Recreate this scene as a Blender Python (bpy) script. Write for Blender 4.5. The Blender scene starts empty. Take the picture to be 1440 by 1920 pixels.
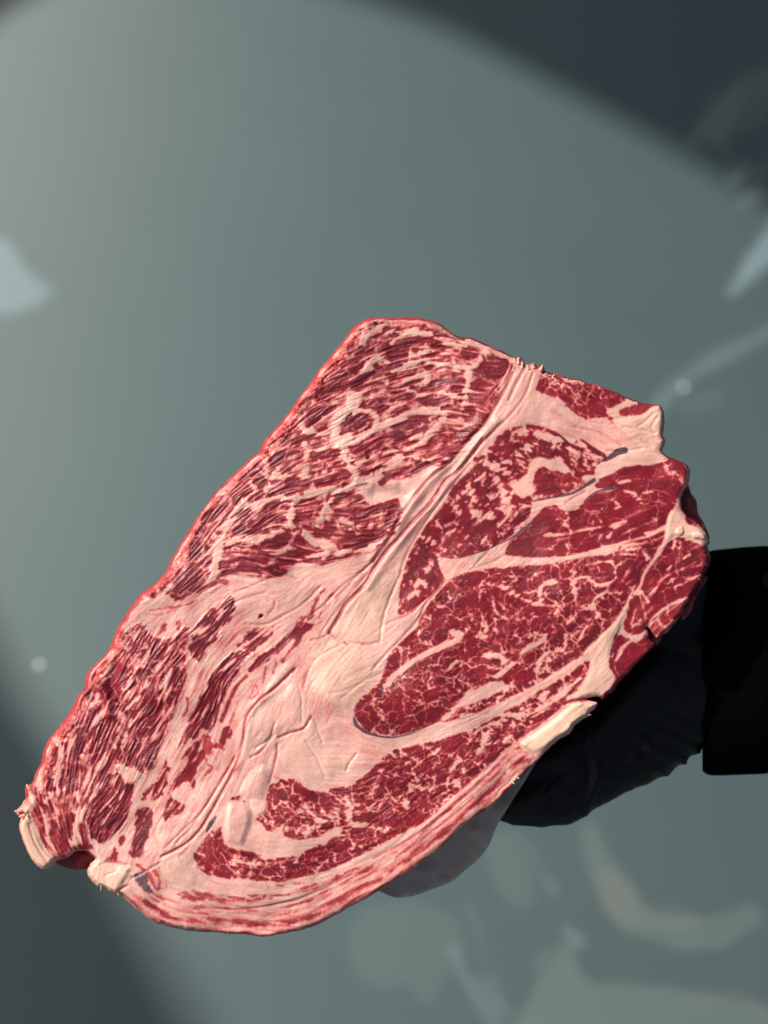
import bpy, bmesh, math, random
import numpy as np
from mathutils import Vector, Matrix
random.seed(4)
SC = bpy.context.scene
COL = SC.collection
# ------------------------------------------------------------------ camera, light, exposure
PITCH = math.radians(34)                       # tilt of the view away from straight down
CAMZ = 1.46
D0 = 0.55                                      # distance to the middle of the meat
HALF = 0.235                                   # half picture height at that distance
PX = HALF / 960.0                              # one photograph pixel there, in metres
FWD = Vector((0, math.sin(PITCH), -math.cos(PITCH)))
UP = Vector((0, math.cos(PITCH), math.sin(PITCH)))
RT = Vector((1, 0, 0))
CAM = Vector((0, 0, CAMZ))
SUN_CAM = Vector((-0.70, 0.54, 0.47)).normalized()
SUN = (RT * SUN_CAM.x + UP * SUN_CAM.y - FWD * SUN_CAM.z).normalized()

cam = bpy.data.cameras.new('camera')
cam.sensor_fit = 'VERTICAL'; cam.sensor_height = 24; cam.sensor_width = 18
cam.lens = 12 / (HALF / D0)
cam.clip_start = 0.02; cam.clip_end = 300
cam.dof.use_dof = True; cam.dof.focus_distance = D0; cam.dof.aperture_fstop = 2.6
camo = bpy.data.objects.new('camera', cam); COL.objects.link(camo)
camo.matrix_world = Matrix.Translation(CAM) @ Matrix((RT, UP, -FWD)).transposed().to_4x4()
SC.camera = camo

elev = math.asin(SUN.z); az = math.atan2(SUN.x, SUN.y)
W = bpy.data.worlds.new('World'); SC.world = W; W.use_nodes = True
nt = W.node_tree; nt.nodes.clear()
sky = nt.nodes.new('ShaderNodeTexSky'); sky.sky_type = 'NISHITA'; sky.sun_disc = False; sky.dust_density = 5.0; sky.ozone_density = .5; sky.air_density = .8
sky.sun_elevation = elev; sky.sun_rotation = az
bg = nt.nodes.new('ShaderNodeBackground'); bg.inputs[1].default_value = 0.070
ow = nt.nodes.new('ShaderNodeOutputWorld')
nt.links.new(sky.outputs[0], bg.inputs[0]); nt.links.new(bg.outputs[0], ow.inputs[0])
sl = bpy.data.lights.new('sun', 'SUN'); sl.energy = 4.8; sl.angle = math.radians(0.5); sl.color = (1, .945, .87)
so = bpy.data.objects.new('sun', sl); COL.objects.link(so)
so.rotation_euler = SUN.to_track_quat('Z', 'Y').to_euler(); so.location = (-2, 0, 4)
SC.view_settings.view_transform = 'Standard'; SC.view_settings.look = 'None'
SC.view_settings.exposure = 0.0; SC.view_settings.gamma = 1; SC.view_settings.use_curve_mapping = False

# ------------------------------------------------------------------ picture plane <-> place
NCAM = Vector((-0.04, 0.10, 1)).normalized()                     # normal of the cut face, camera axes
NW = (RT * NCAM.x + UP * NCAM.y - FWD * NCAM.z).normalized()
C0 = CAM + FWD * D0
def ray(x, y):
    return FWD * D0 + RT * ((x - 720) * PX) + UP * ((960 - y) * PX)
def onplane(x, y, h=0.0):                                       # point h pixels in front of the cut face
    r = ray(x, y); t = ((C0 - CAM).dot(NW) + h * PX) / r.dot(NW)
    return CAM + r * t
def onplane_np(x, y, h):
    x = np.asarray(x, float); y = np.asarray(y, float)
    F = np.array(FWD); R_ = np.array(RT); U = np.array(UP); N = np.array(NW)
    r = F * D0 + R_ * ((x - 720) * PX)[..., None] + U * ((960 - y) * PX)[..., None]
    t = ((C0 - CAM).dot(NW)) / (r @ N)
    return np.array(CAM) + r * t[..., None] + N * (np.asarray(h) * PX)[..., None]
def behind_np(x, y, h):                                         # seen at x, y although h lies behind
    x = np.asarray(x, float); y = np.asarray(y, float); h = np.asarray(h, float)
    F = np.array(FWD); R_ = np.array(RT); U = np.array(UP); N = np.array(NW)
    r = F * D0 + R_ * ((x - 720) * PX)[..., None] + U * ((960 - y) * PX)[..., None]
    t = ((C0 - CAM).dot(NW) + h * PX) / (r @ N)
    return np.array(CAM) + r * t[..., None]
def floor_z(x, y):                                              # the glossy surface is gently curved
    u = np.clip(-x * .97 + y * .25 - .25, -1.4, 2.2); v = np.clip(y - .8, 0, 2.0)
    return -u * u / 5.8 + v * v / 7.0
def onfloor(x, y, z=0.0):
    r = ray(x, y); t = (z - CAM.z) / r.z
    for _ in range(8): q_ = CAM + r * t; t = (floor_z(q_.x, q_.y) + z - CAM.z) / r.z
    return CAM + r * t

# ------------------------------------------------------------------ helpers
def tag(o, label=None, cat=None, group=None, kind=None):
    if label: o['label'] = label
    if cat: o['category'] = cat
    if group: o['group'] = group
    if kind: o['kind'] = kind
def mesh_obj(name, verts, faces, mat, parent=None, smooth=True):
    me = bpy.data.meshes.new(name)
    verts = np.asarray(verts, dtype=np.float32).reshape(-1, 3)
    faces = np.asarray(faces, dtype=np.int32)
    n = faces.shape[1]
    me.vertices.add(len(verts)); me.vertices.foreach_set('co', verts.ravel())
    me.loops.add(faces.size); me.loops.foreach_set('vertex_index', faces.ravel())
    me.polygons.add(len(faces)); me.polygons.foreach_set('loop_start', np.arange(0, faces.size, n, dtype=np.int32))
    me.update(calc_edges=True)
    if smooth: me.polygons.foreach_set('use_smooth', np.ones(len(faces), bool))
    me.materials.append(mat)
    o = bpy.data.objects.new(name, me); COL.objects.link(o)
    if parent: o.parent = parent
    return o
def newmat(name):
    m = bpy.data.materials.new(name); m.use_nodes = True
    return m, m.node_tree, m.node_tree.nodes['Principled BSDF']
def N(nt, t, **kw):
    n = nt.nodes.new(t)
    for k, v in kw.items(): setattr(n, k, v)
    return n
def mix(nt, fac, a, b):
    n = nt.nodes.new('ShaderNodeMix'); n.data_type = 'RGBA'
    for s, v in ((n.inputs[0], fac), (n.inputs[6], a), (n.inputs[7], b)):
        if hasattr(v, 'links') or isinstance(v, bpy.types.NodeSocket): nt.links.new(v, s)
        else: s.default_value = v if not isinstance(v, tuple) else (*v, 1)
    return n.outputs[2]
def noise(nt, scale, detail=3, rough=.55, dist=0.0):
    n = nt.nodes.new('ShaderNodeTexNoise'); n.inputs['Scale'].default_value = scale
    n.inputs['Detail'].default_value = detail; n.inputs['Roughness'].default_value = rough
    n.inputs['Distortion'].default_value = dist
    tc = nt.nodes.get('TC') or nt.nodes.new('ShaderNodeTexCoord'); tc.name = 'TC'
    nt.links.new(tc.outputs['Object'], n.inputs['Vector'])
    return n.outputs[0]
def maprange(nt, v, a, b, c=0.0, d=1.0):
    n = nt.nodes.new('ShaderNodeMapRange'); nt.links.new(v, n.inputs[0])
    for i, q in enumerate((a, b, c, d)): n.inputs[i + 1].default_value = q
    return n.outputs[0]

# ------------------------------------------------------------------ materials
def meat_material():
    m, t, p = newmat('raw_meat')
    at = N(t, 'ShaderNodeAttribute', attribute_name='tissue')
    sep = N(t, 'ShaderNodeSeparateColor'); t.links.new(at.outputs['Color'], sep.inputs[0])
    lean, gr, red = sep.outputs[0], sep.outputs[1], sep.outputs[2]
    cream = at.outputs['Alpha']
    n1 = maprange(t, noise(t, 160, 3), .35, .65); n2 = maprange(t, noise(t, 900, 2), .3, .7); n3 = maprange(t, noise(t, 45, 2), .35, .65)
    fat = mix(t, n3, (.82, .375, .320), (.85, .47, .395))
    fat = mix(t, n2, fat, (.86, .53, .44))
    fat = mix(t, cream, fat, (.86, .60, .42))
    le = mix(t, n1, (.185, .0030, .013), (.36, .0075, .023))
    le = mix(t, n2, le, (.25, .0045, .017))
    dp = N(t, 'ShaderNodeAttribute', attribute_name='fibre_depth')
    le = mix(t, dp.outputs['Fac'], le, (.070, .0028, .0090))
    rose = mix(t, n2, (.66, .115, .115), (.74, .18, .17))
    c = mix(t, maprange(t, lean, 0.0, .42), fat, rose)
    c = mix(t, maprange(t, lean, .36, .92), c, le)
    c = mix(t, red, c, mix(t, n2, mix(t, n1, (.50, .022, .030), (.30, .008, .014)), (.62, .085, .08)))
    c = mix(t, gr, c, mix(t, n2, (.075, .028, .040), (.17, .085, .095)))
    t.links.new(c, p.inputs['Base Color'])
    r = N(t, 'ShaderNodeMath', operation='MULTIPLY_ADD'); t.links.new(n2, r.inputs[0]); r.inputs[1].default_value = .18; r.inputs[2].default_value = .34
    t.links.new(r.outputs[0], p.inputs['Roughness'])
    p.inputs['Specular IOR Level'].default_value = .5
    p.inputs['Subsurface Weight'].default_value = .32
    p.inputs['Subsurface Radius'].default_value = (1.0, .28, .18)
    p.inputs['Subsurface Scale'].default_value = .0022
    p.inputs['Coat Weight'].default_value = .34; p.inputs['Coat Roughness'].default_value = .10; p.inputs['Coat IOR'].default_value = 1.4
    cb = N(t, 'ShaderNodeBump'); cb.inputs['Strength'].default_value = 1.0; cb.inputs['Distance'].default_value = .0018
    t.links.new(noise(t, 950, 2, .7), cb.inputs['Height']); t.links.new(cb.outputs[0], p.inputs['Coat Normal'])
    b = N(t, 'ShaderNodeBump'); b.inputs['Strength'].default_value = .3; b.inputs['Distance'].default_value = .0005
    t.links.new(noise(t, 1500, 2, .7), b.inputs['Height']); t.links.new(b.outputs[0], p.inputs['Normal'])
    return m
MEAT = meat_material()

# ================================================================== THE CUT FACE, painted as tissue maps on a height field
S = 1.25
X0, Y0, X1, Y1 = 12., 582., 1348., 1772.
NXg = int((X1 - X0) / S) + 1; NYg = int((Y1 - Y0) / S) + 1
gx, gy = np.meshgrid(np.arange(NXg) * S + X0, np.arange(NYg) * S + Y0)
gx = gx.astype(np.float32); gy = gy.astype(np.float32)

def hsh(ix, iy, seed):
    h = (ix * 374761393 + iy * 668265263 + seed * 1442695041) & 0xffffffff
    h = ((h ^ (h >> 13)) * 1274126177) & 0xffffffff
    return ((h ^ (h >> 16)) & 0xffff).astype(np.float32) / 65535.0
def vnoise(x, y, sc, seed):
    x = x / sc; y = y / sc
    ix = np.floor(x).astype(np.int64); iy = np.floor(y).astype(np.int64)
    fx = (x - ix).astype(np.float32); fy = (y - iy).astype(np.float32)
    fx = fx * fx * fx * (fx * (fx * 6 - 15) + 10); fy = fy * fy * fy * (fy * (fy * 6 - 15) + 10)
    a = hsh(ix, iy, seed); b = hsh(ix + 1, iy, seed); c = hsh(ix, iy + 1, seed); d = hsh(ix + 1, iy + 1, seed)
    return ((a + (b - a) * fx) * (1 - fy) + (c + (d - c) * fx) * fy) * 2 - 1
def fbm(x, y, sc, seed, octv=3):
    s = 0; a = 1.0; tot = 0
    for i in range(octv):
        s = s + a * vnoise(x, y, sc / 2 ** i, seed + i * 17); tot += a; a *= .55
    return s / tot * 1.6
def sst(a, b, v):
    t = np.clip((v - a) / (b - a), 0, 1); return t * t * (3 - 2 * t)

def smooth_poly(pts, closed=True, sub=4):
    P = np.array([p[:2] for p in pts], float)
    Wd = np.array([p[2] if len(p) > 2 else 0 for p in pts], float)
    n = len(P); out = []; ow_ = []
    rng = range(n) if closed else range(n - 1)
    for i in rng:
        if closed: a, b, c, d = P[i - 1], P[i], P[(i + 1) % n], P[(i + 2) % n]; w0, w1 = Wd[i], Wd[(i + 1) % n]
        else: a, b, c, d = P[max(i - 1, 0)], P[i], P[i + 1], P[min(i + 2, n - 1)]; w0, w1 = Wd[i], Wd[i + 1]
        for k in range(sub):
            t = k / sub
            out.append(.5 * ((2 * b) + (c - a) * t + (2 * a - 5 * b + 4 * c - d) * t * t + (3 * b - a - 3 * c + d) * t ** 3)); ow_.append(w0 + (w1 - w0) * t)
    if not closed: out.append(P[-1]); ow_.append(Wd[-1])
    return np.array(out), np.array(ow_)

class Grid:
    def __init__(s, gx, gy, S):
        s.gx, s.gy, s.S = gx, gy, S; s.x0 = gx[0, 0]; s.y0 = gy[0, 0]; s.shape = gx.shape
    def box(s, a, b, c, d):
        j0 = max(0, int((a - s.x0) / s.S)); j1 = min(s.shape[1], int((c - s.x0) / s.S) + 2)
        i0 = max(0, int((b - s.y0) / s.S)); i1 = min(s.shape[0], int((d - s.y0) / s.S) + 2)
        return i0, i1, j0, j1
    def dist(s, P, R, closed=True, widths=None, nearest=False):
        """distance to a polyline up to R (minus the local half width)"""
        D = np.full(s.shape, R, np.float32); NP = None
        if nearest: NP = np.zeros(s.shape + (2,), np.float32)
        n = len(P)
        for i in range(n if closed else n - 1):
            a = P[i]; b = P[(i + 1) % n]
            wa = wb = 0.0
            if widths is not None: wa = widths[i]; wb = widths[(i + 1) % n]
            rr = R + max(wa, wb)
            i0, i1, j0, j1 = s.box(min(a[0], b[0]) - rr, min(a[1], b[1]) - rr, max(a[0], b[0]) + rr, max(a[1], b[1]) + rr)
            if i0 >= i1 or j0 >= j1: continue
            x = s.gx[i0:i1, j0:j1]; y = s.gy[i0:i1, j0:j1]
            d = b - a; L = d @ d + 1e-9
            t = np.clip(((x - a[0]) * d[0] + (y - a[1]) * d[1]) / L, 0, 1)
            qx = a[0] + t * d[0]; qy = a[1] + t * d[1]
            q = np.hypot(x - qx, y - qy) - (wa + (wb - wa) * t)
            sub = D[i0:i1, j0:j1]
            if nearest:
                k = q < sub; ns = NP[i0:i1, j0:j1]; ns[k, 0] = qx[k]; ns[k, 1] = qy[k]
            np.minimum(sub, q, out=sub)
        return (D, NP) if nearest else D
    def inside(s, P):
        M = np.zeros(s.shape, bool); n = len(P)
        for i in range(n):
            a = P[i]; b = P[(i + 1) % n]
            if a[1] == b[1]: continue
            lo, hi = (a, b) if a[1] < b[1] else (b, a)
            i0 = int(math.ceil((lo[1] - s.y0) / s.S)); i1 = int(math.ceil((hi[1] - s.y0) / s.S))
            for r in range(max(i0, 0), min(i1, s.shape[0])):
                yy = s.y0 + r * s.S; xi = lo[0] + (hi[0] - lo[0]) * (yy - lo[1]) / (hi[1] - lo[1])
                j = int(math.ceil((xi - s.x0) / s.S)); M[r, max(j, 0):] ^= True
        return M
    def sdf(s, pts, R=16, sub=4):
        P, _ = smooth_poly(pts, True, sub) if sub > 1 else (np.array(pts, float), 0)
        D = s.dist(P, R); return np.where(s.inside(P), D, -D)
G = Grid(gx, gy, S)

# ---- fibre direction of the meat
hints = [(650,680,-26),(700,640,-30),(780,640,-14),(850,650,10),(905,700,14),(900,780,14),(860,800,6),(850,850,0),(750,750,-18),(780,700,-12),(620,760,-28),(580,850,-14),(640,900,-20),(560,780,-35),
 (660,870,-16),(800,830,-12),(760,890,-24),(700,860,-28),(500,870,-34),(430,930,-52),(400,990,-50),(470,980,-28),(600,940,-20),(600,1000,8),(640,1000,6),(700,1010,-14),(740,960,-18),(450,1050,8),(500,1070,18),(560,1030,10),
 (350,1060,-48),(620,1050,-12),(300,1110,-40),(420,1130,-38),(900,830,-54),(940,750,-62),(980,710,-65),(820,920,-54),(750,1000,-58),(650,1130,-60),(560,1100,-45),
 (300,1200,-58),(250,1300,-58),(200,1400,-62),(120,1450,-80),(150,1380,-72),(80,1530,68),(110,1580,55),(140,1570,80),(200,1520,-58),(180,1250,-45),
 (400,1170,-50),(500,1230,-48),(400,1330,-62),(330,1450,-62),(270,1560,-68),(230,1600,-60),(440,1440,-66),(380,1560,-50),(560,1300,-70),
 (1150,890,-10),(1050,990,-14),(1200,1000,-25),(1100,1060,-14),(1200,1080,-58),(1280,1080,-30),(1180,1230,-45),(1240,880,-5),(1270,900,40),
 (950,1150,-28),(800,1250,-35),(700,1350,25),(1050,1200,-50),(1000,1300,-30),(850,1350,-22),
 (900,1420,-38),(750,1500,-28),(600,1510,-5),(540,1490,30),(600,1620,-14),(450,1640,10),(350,1700,15),(500,1720,-2),(800,1590,-38),(280,1690,38),(960,1440,-42),(650,1700,-28),(400,1600,50),
 (1080,740,22),(1180,770,-30),(900,950,-50),(1000,830,15),(1090,850,35),(780,1100,-60),(860,1020,-40)]
vx = np.zeros_like(gx); vy = np.zeros_like(gx)
for hx, hy, a in hints:
    w = 1.0 / ((gx - hx) ** 2 + (gy - hy) ** 2 + 220) ** 1.7
    vx += w * math.cos(math.radians(2 * a)); vy += w * math.sin(math.radians(2 * a))
ang = .5 * np.arctan2(vy, vx) + .16 * fbm(gx, gy, 46, 5, 2)
dx = np.cos(ang).astype(np.float32); dy = np.sin(ang).astype(np.float32)
def blur(a, n):
    for _ in range(n):
        a = (np.roll(a, 1, 0) + a * 2 + np.roll(a, -1, 0)) / 4; a = (np.roll(a, 1, 1) + a * 2 + np.roll(a, -1, 1)) / 4
    return a
def lic(src, steps, step=1.0):
    acc = src.copy(); tot = 1.0
    ii, jj = np.meshgrid(np.arange(NYg), np.arange(NXg), indexing='ij')
    for sg in (1, -1):
        py = ii.astype(np.float32); pxx = jj.astype(np.float32); ox = dx * sg; oy = dy * sg
        for k in range(steps):
            pxx = pxx + ox * step; py = py + oy * step
            a = np.clip(py, 0, NYg - 1).astype(np.int32); b = np.clip(pxx, 0, NXg - 1).astype(np.int32)
            nx_ = dx[a, b]; ny_ = dy[a, b]; f = np.where(nx_ * ox + ny_ * oy < 0, -1, 1)
            ox = nx_ * f; oy = ny_ * f
            w = 1 - (k + 1) / (steps + 1); acc += src[a, b] * w; tot += w
    acc -= acc.mean(); return acc / acc.std()
rs = np.random.RandomState(7)
wn = lambda: rs.standard_normal(gx.shape).astype(np.float32)
LF = lic(blur(wn(), 1), 13)                                     # fine fibres
LM = lic(blur(wn(), 4), 15, 1.3)                                # bundles
LC = lic(blur(wn(), 16), 18, 1.9)                               # thick streaks
def worley(x, y, cell, seed, deg=-32., st=1.45):
    ca, sa = math.cos(math.radians(deg)), math.sin(math.radians(deg))
    x, y = (x * ca + y * sa) / cell / st, (y * ca - x * sa) / cell
    ix = np.floor(x).astype(np.int64); iy = np.floor(y).astype(np.int64)
    f1 = np.full(x.shape, 9, np.float32); f2 = f1.copy()
    for a in (-1, 0, 1):
        for b in (-1, 0, 1):
            cx = ix + a + hsh(ix + a, iy + b, seed) * .9; cy = iy + b + hsh(ix + a, iy + b, seed + 5) * .9
            d = np.hypot(x - cx, y - cy).astype(np.float32)
            f2 = np.minimum(f2, np.maximum(f1, d)); f1 = np.minimum(f1, d)
    return f2 - f1
w1 = fbm(gx, gy, 26, 31, 3); w2 = fbm(gx, gy, 26, 47, 3); w3 = fbm(gx, gy, 8, 61, 2); w4 = fbm(gx, gy, 8, 67, 2)
# cells stretched along the fibres (u along, v across, taken about each muscle)
V1 = worley(gx + w1 * 11 + w3 * 3, gy + w2 * 11 + w4 * 3, 37, 3)
V2 = worley(gx + w2 * 8 + w3 * 2, gy + w1 * 8 + w4 * 2, 16.5, 9)
V3 = worley(gx + w1 * 5 + w4 * 1.4, gy + w2 * 5 + w3 * 1.4, 8.5, 15)
VA = worley(gx + w1 * 15 + w3 * 3, gy + w2 * 13 + w4 * 3, 43, 23, -20., 2.0)
VB = worley(gx + w2 * 12 + w3 * 3, gy + w1 * 12 + w4 * 3, 31, 27, -62., 2.9)
nA = fbm(gx, gy, 70, 71, 2); nB = fbm(gx + w3 * 3, gy + w4 * 3, 17, 77, 4); nC = fbm(gx, gy, 5, 83, 2); nD = fbm(gx, gy, 160, 85, 2)

# ---- textures of lean per kind: value > 0 is lean
TEX = {
 'streak': np.minimum((VA - .10 - .09 * nB + .06 * LM) * 5, .66 - .50 * LM - .38 * LF + .28 * LC + .12 * nB),
 'fibre':  np.minimum((VB - .06 - .08 * nB + .06 * LM) * 5, .60 - .46 * LM - .42 * LF + .22 * LC + .12 * nB),
 'islet':  .20 * LC - .50 * LM - .48 * LF + .50 * nB + .42,
 'blob':   1.25 * nB + .30 * LM + .25 * nC + 1.3 * np.minimum(V2 - .12, .3),
 'vein':   0, 'mottle': 0, 'solid': 0,
}
def net(a, b, c, lo):
    f = np.clip(1.35 - V1 / np.clip(a * (1 + .7 * nB + .4 * nA), .02, 1), 0, 1)
    f = np.maximum(f, .92 * np.clip(1.15 - V2 / np.clip(b * (.75 + 1.0 * nB + .4 * nA), .02, 1), 0, 1))
    f = np.maximum(f, .72 * np.clip(1.0 - V3 / np.clip(c * (.45 + 1.4 * nB + .5 * nA), .02, 1), 0, 1))
    return 1.0 - 2.0 * f + lo * (.30 * LM + .22 * LF)
TEX['vein'] = net(.065, .10, .13, .42) + .10
TEX['mottle'] = net(.075, .15, .22, 1.0) + .06
TEX['solid'] = 1.15 - 1.5 * np.maximum(np.clip(1.1 - V1 / np.clip(.04 * (1 + .9 * nB), .01, 1), 0, 1), .5 * np.clip(1.0 - V2 / np.clip(.05 * (.6 + 1.2 * nA), .01, 1), 0, 1)) + .45 * np.minimum(LM + .9, 0) + .3 * np.minimum(LF + .4, 0)
TEX['blob'] = np.minimum(1.15 * fbm(gx + w3 * 4, gy + w4 * 4, 10, 177, 4) + .22 * LM + .25 * nC + .35, 1.1 - 1.5 * np.clip(1.0 - V2 / np.clip(.11 * (.6 + 1.1 * nB), .01, 1), 0, 1))
LEAN = np.clip(.05 + .07 * nA + .05 * LM + .04 * LF, 0, 1); RED = np.zeros_like(gx); GR = np.zeros_like(gx); CREAM = np.zeros_like(gx)
HT = np.zeros_like(gx); ROUGH = np.full_like(gx, .25); LAB = np.zeros(gx.shape, np.int16)
JAG = (2.6 * nB + 1.5 * nC).astype(np.float32); JAGF = (2.0 * LM + 1.2 * LF).astype(np.float32)
parts = ['fat_seam']
def muscle(pts, mode, bias=0., soft=.35, jag=1., fj=0., rough=None, name=None, clear=True, fade=4, red=0., tone=1.):
    """paint a piece of lean; name makes it a part of its own"""
    d = G.sdf(pts, 26)
    dj = d + JAG * jag + JAGF * fj
    t = TEX[mode] + bias + .9 * np.clip((dj - fade) / max(fade, .1), -1, 0)
    sf = soft * 1.45
    v = np.maximum(sst(-sf, sf, t) * (.985 + .025 * LM + .03 * LF + .02 * nB), .05 + .05 * LM + .05 * nB) * sst(-1.8, 1.8, dj) * tone
    v = np.clip(v, 0, 1)
    k = sst(-1.5, 1.5, dj)
    LEAN[:] = LEAN * (1 - k) + v * k if clear else np.maximum(LEAN, v)
    if rough is not None: ROUGH[:] = ROUGH * (1 - k) + rough * k
    if red: RED[:] = np.maximum(RED, k * v * red)
    if name:
        parts.append(name); LAB[(d > -2)] = len(parts) - 1
def fatline(pts, w, jag=1., h=0., rough=None, soft=1.6, full=1.):
    pts = [(p[0], p[1], (p[2] if len(p) > 2 else w) / 2) for p in pts]
    P, Wd = smooth_poly(pts, False, 5)
    d = -G.dist(P, 22, False, Wd) + JAG * jag * .6 + JAGF * jag * .95
    k = sst(-soft, soft, d - .4) * full
    LEAN[:] *= 1 - k * .97; RED[:] *= 1 - k
    if h: HT[:] += h * sst(-5, 6, d)
    if rough is not None: ROUGH[:] = ROUGH * (1 - k) + rough * k
def fatpoly(pts, jag=1., fj=.3, cream=0., rough=.15, h=0., name=None, leanv=0.03, hs=10.):
    d = G.sdf(pts, 26); dj = d + JAG * jag + JAGF * fj; k = sst(-1.6, 1.6, dj)
    LEAN[:] = LEAN * (1 - k) + leanv * k; RED[:] *= 1 - k
    ROUGH[:] = ROUGH * (1 - k) + rough * k
    if cream: CREAM[:] = np.maximum(CREAM, k * cream)
    if h: HT[:] += h * sst(0, hs, d)
    if name: parts.append(name); LAB[d > 0] = len(parts) - 1
def leanline(pts, w, v=.9, jag=.6, soft=1.2, red=0., h=0.):
    pts = [(p[0], p[1], (p[2] if len(p) > 2 else w) / 2) for p in pts]
    P, Wd = smooth_poly(pts, False, 5)
    k = sst(-soft, soft, -G.dist(P, 18, False, Wd) + JAG * jag * .5)
    LEAN[:] = np.maximum(LEAN, k * v)
    if red: RED[:] = np.maximum(RED, k * red)
    if h: HT[:] += h * k
def gristle(pts, w, poly=False, v=1.):
    if poly: k = sst(-1.2, 1.2, G.sdf(pts, 12) + JAG * .9)
    else:
        P, Wd = smooth_poly([(p[0], p[1], (p[2] if len(p) > 2 else w) / 2) for p in pts], False, 5)
        k = sst(-1.1, 1.1, -G.dist(P, 12, False, Wd) + JAG * .18)
    GR[:] = np.maximum(GR, k * v); HT[:] -= .5 * k
def groove(pts, w=3, depth=2.5, v=.30, side=0.):
    """a crease: a narrow valley, a little redder inside"""
    P, Wd = smooth_poly([(p[0], p[1], (p[2] if len(p) > 2 else 1.) * w / 2) for p in pts], False, 5)
    d = G.dist(P, 20, False) + nC * .8
    loc = G.dist(P, 20, False, Wd)
    depth = depth * (.42 if w < 3 else .45)
    HT[:] -= depth * np.exp(-np.clip(loc, 0, 99) ** 2 / 3.2)
    HT[:] += depth * .12 * np.exp(-(np.clip(loc, 0, 99) - 6) ** 2 / 14.)
    LEAN[:] = np.maximum(LEAN, v * np.exp(-np.clip(loc + .8 * nC, 0, 99) ** 2 / 3.))
def step_edge(pts, h, run=26):
    """a lifted flap: ground to the left of the line stands h higher than to its right"""
    P, _ = smooth_poly(pts, False, 5)
    D, NP = G.dist(P, run, False, None, True)
    T = np.gradient(P, axis=0)
    near = D < run
    idx = np.argwhere(near)
    q = np.stack([gx[near], gy[near]], 1)
    best = np.zeros(len(q))
    c = NP[near]
    for a in range(0, len(q), 20000):
        dd = ((c[a:a + 20000, None, :] - P[None]) ** 2).sum(2); best[a:a + 20000] = dd.argmin(1)
    b = best.astype(int); tv = T[b]
    sgn = tv[:, 0] * (q[:, 1] - P[b, 1]) - tv[:, 1] * (q[:, 0] - P[b, 0])
    endf = np.minimum(1, np.minimum(b, len(P) - 1 - b) / 5.)
    v = np.where(sgn > 0, 0, 1) * h * (1 - D[near] / run) ** 1 * endf
    tmp = np.zeros_like(gx); tmp[near] = v
    HT[:] += tmp

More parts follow.
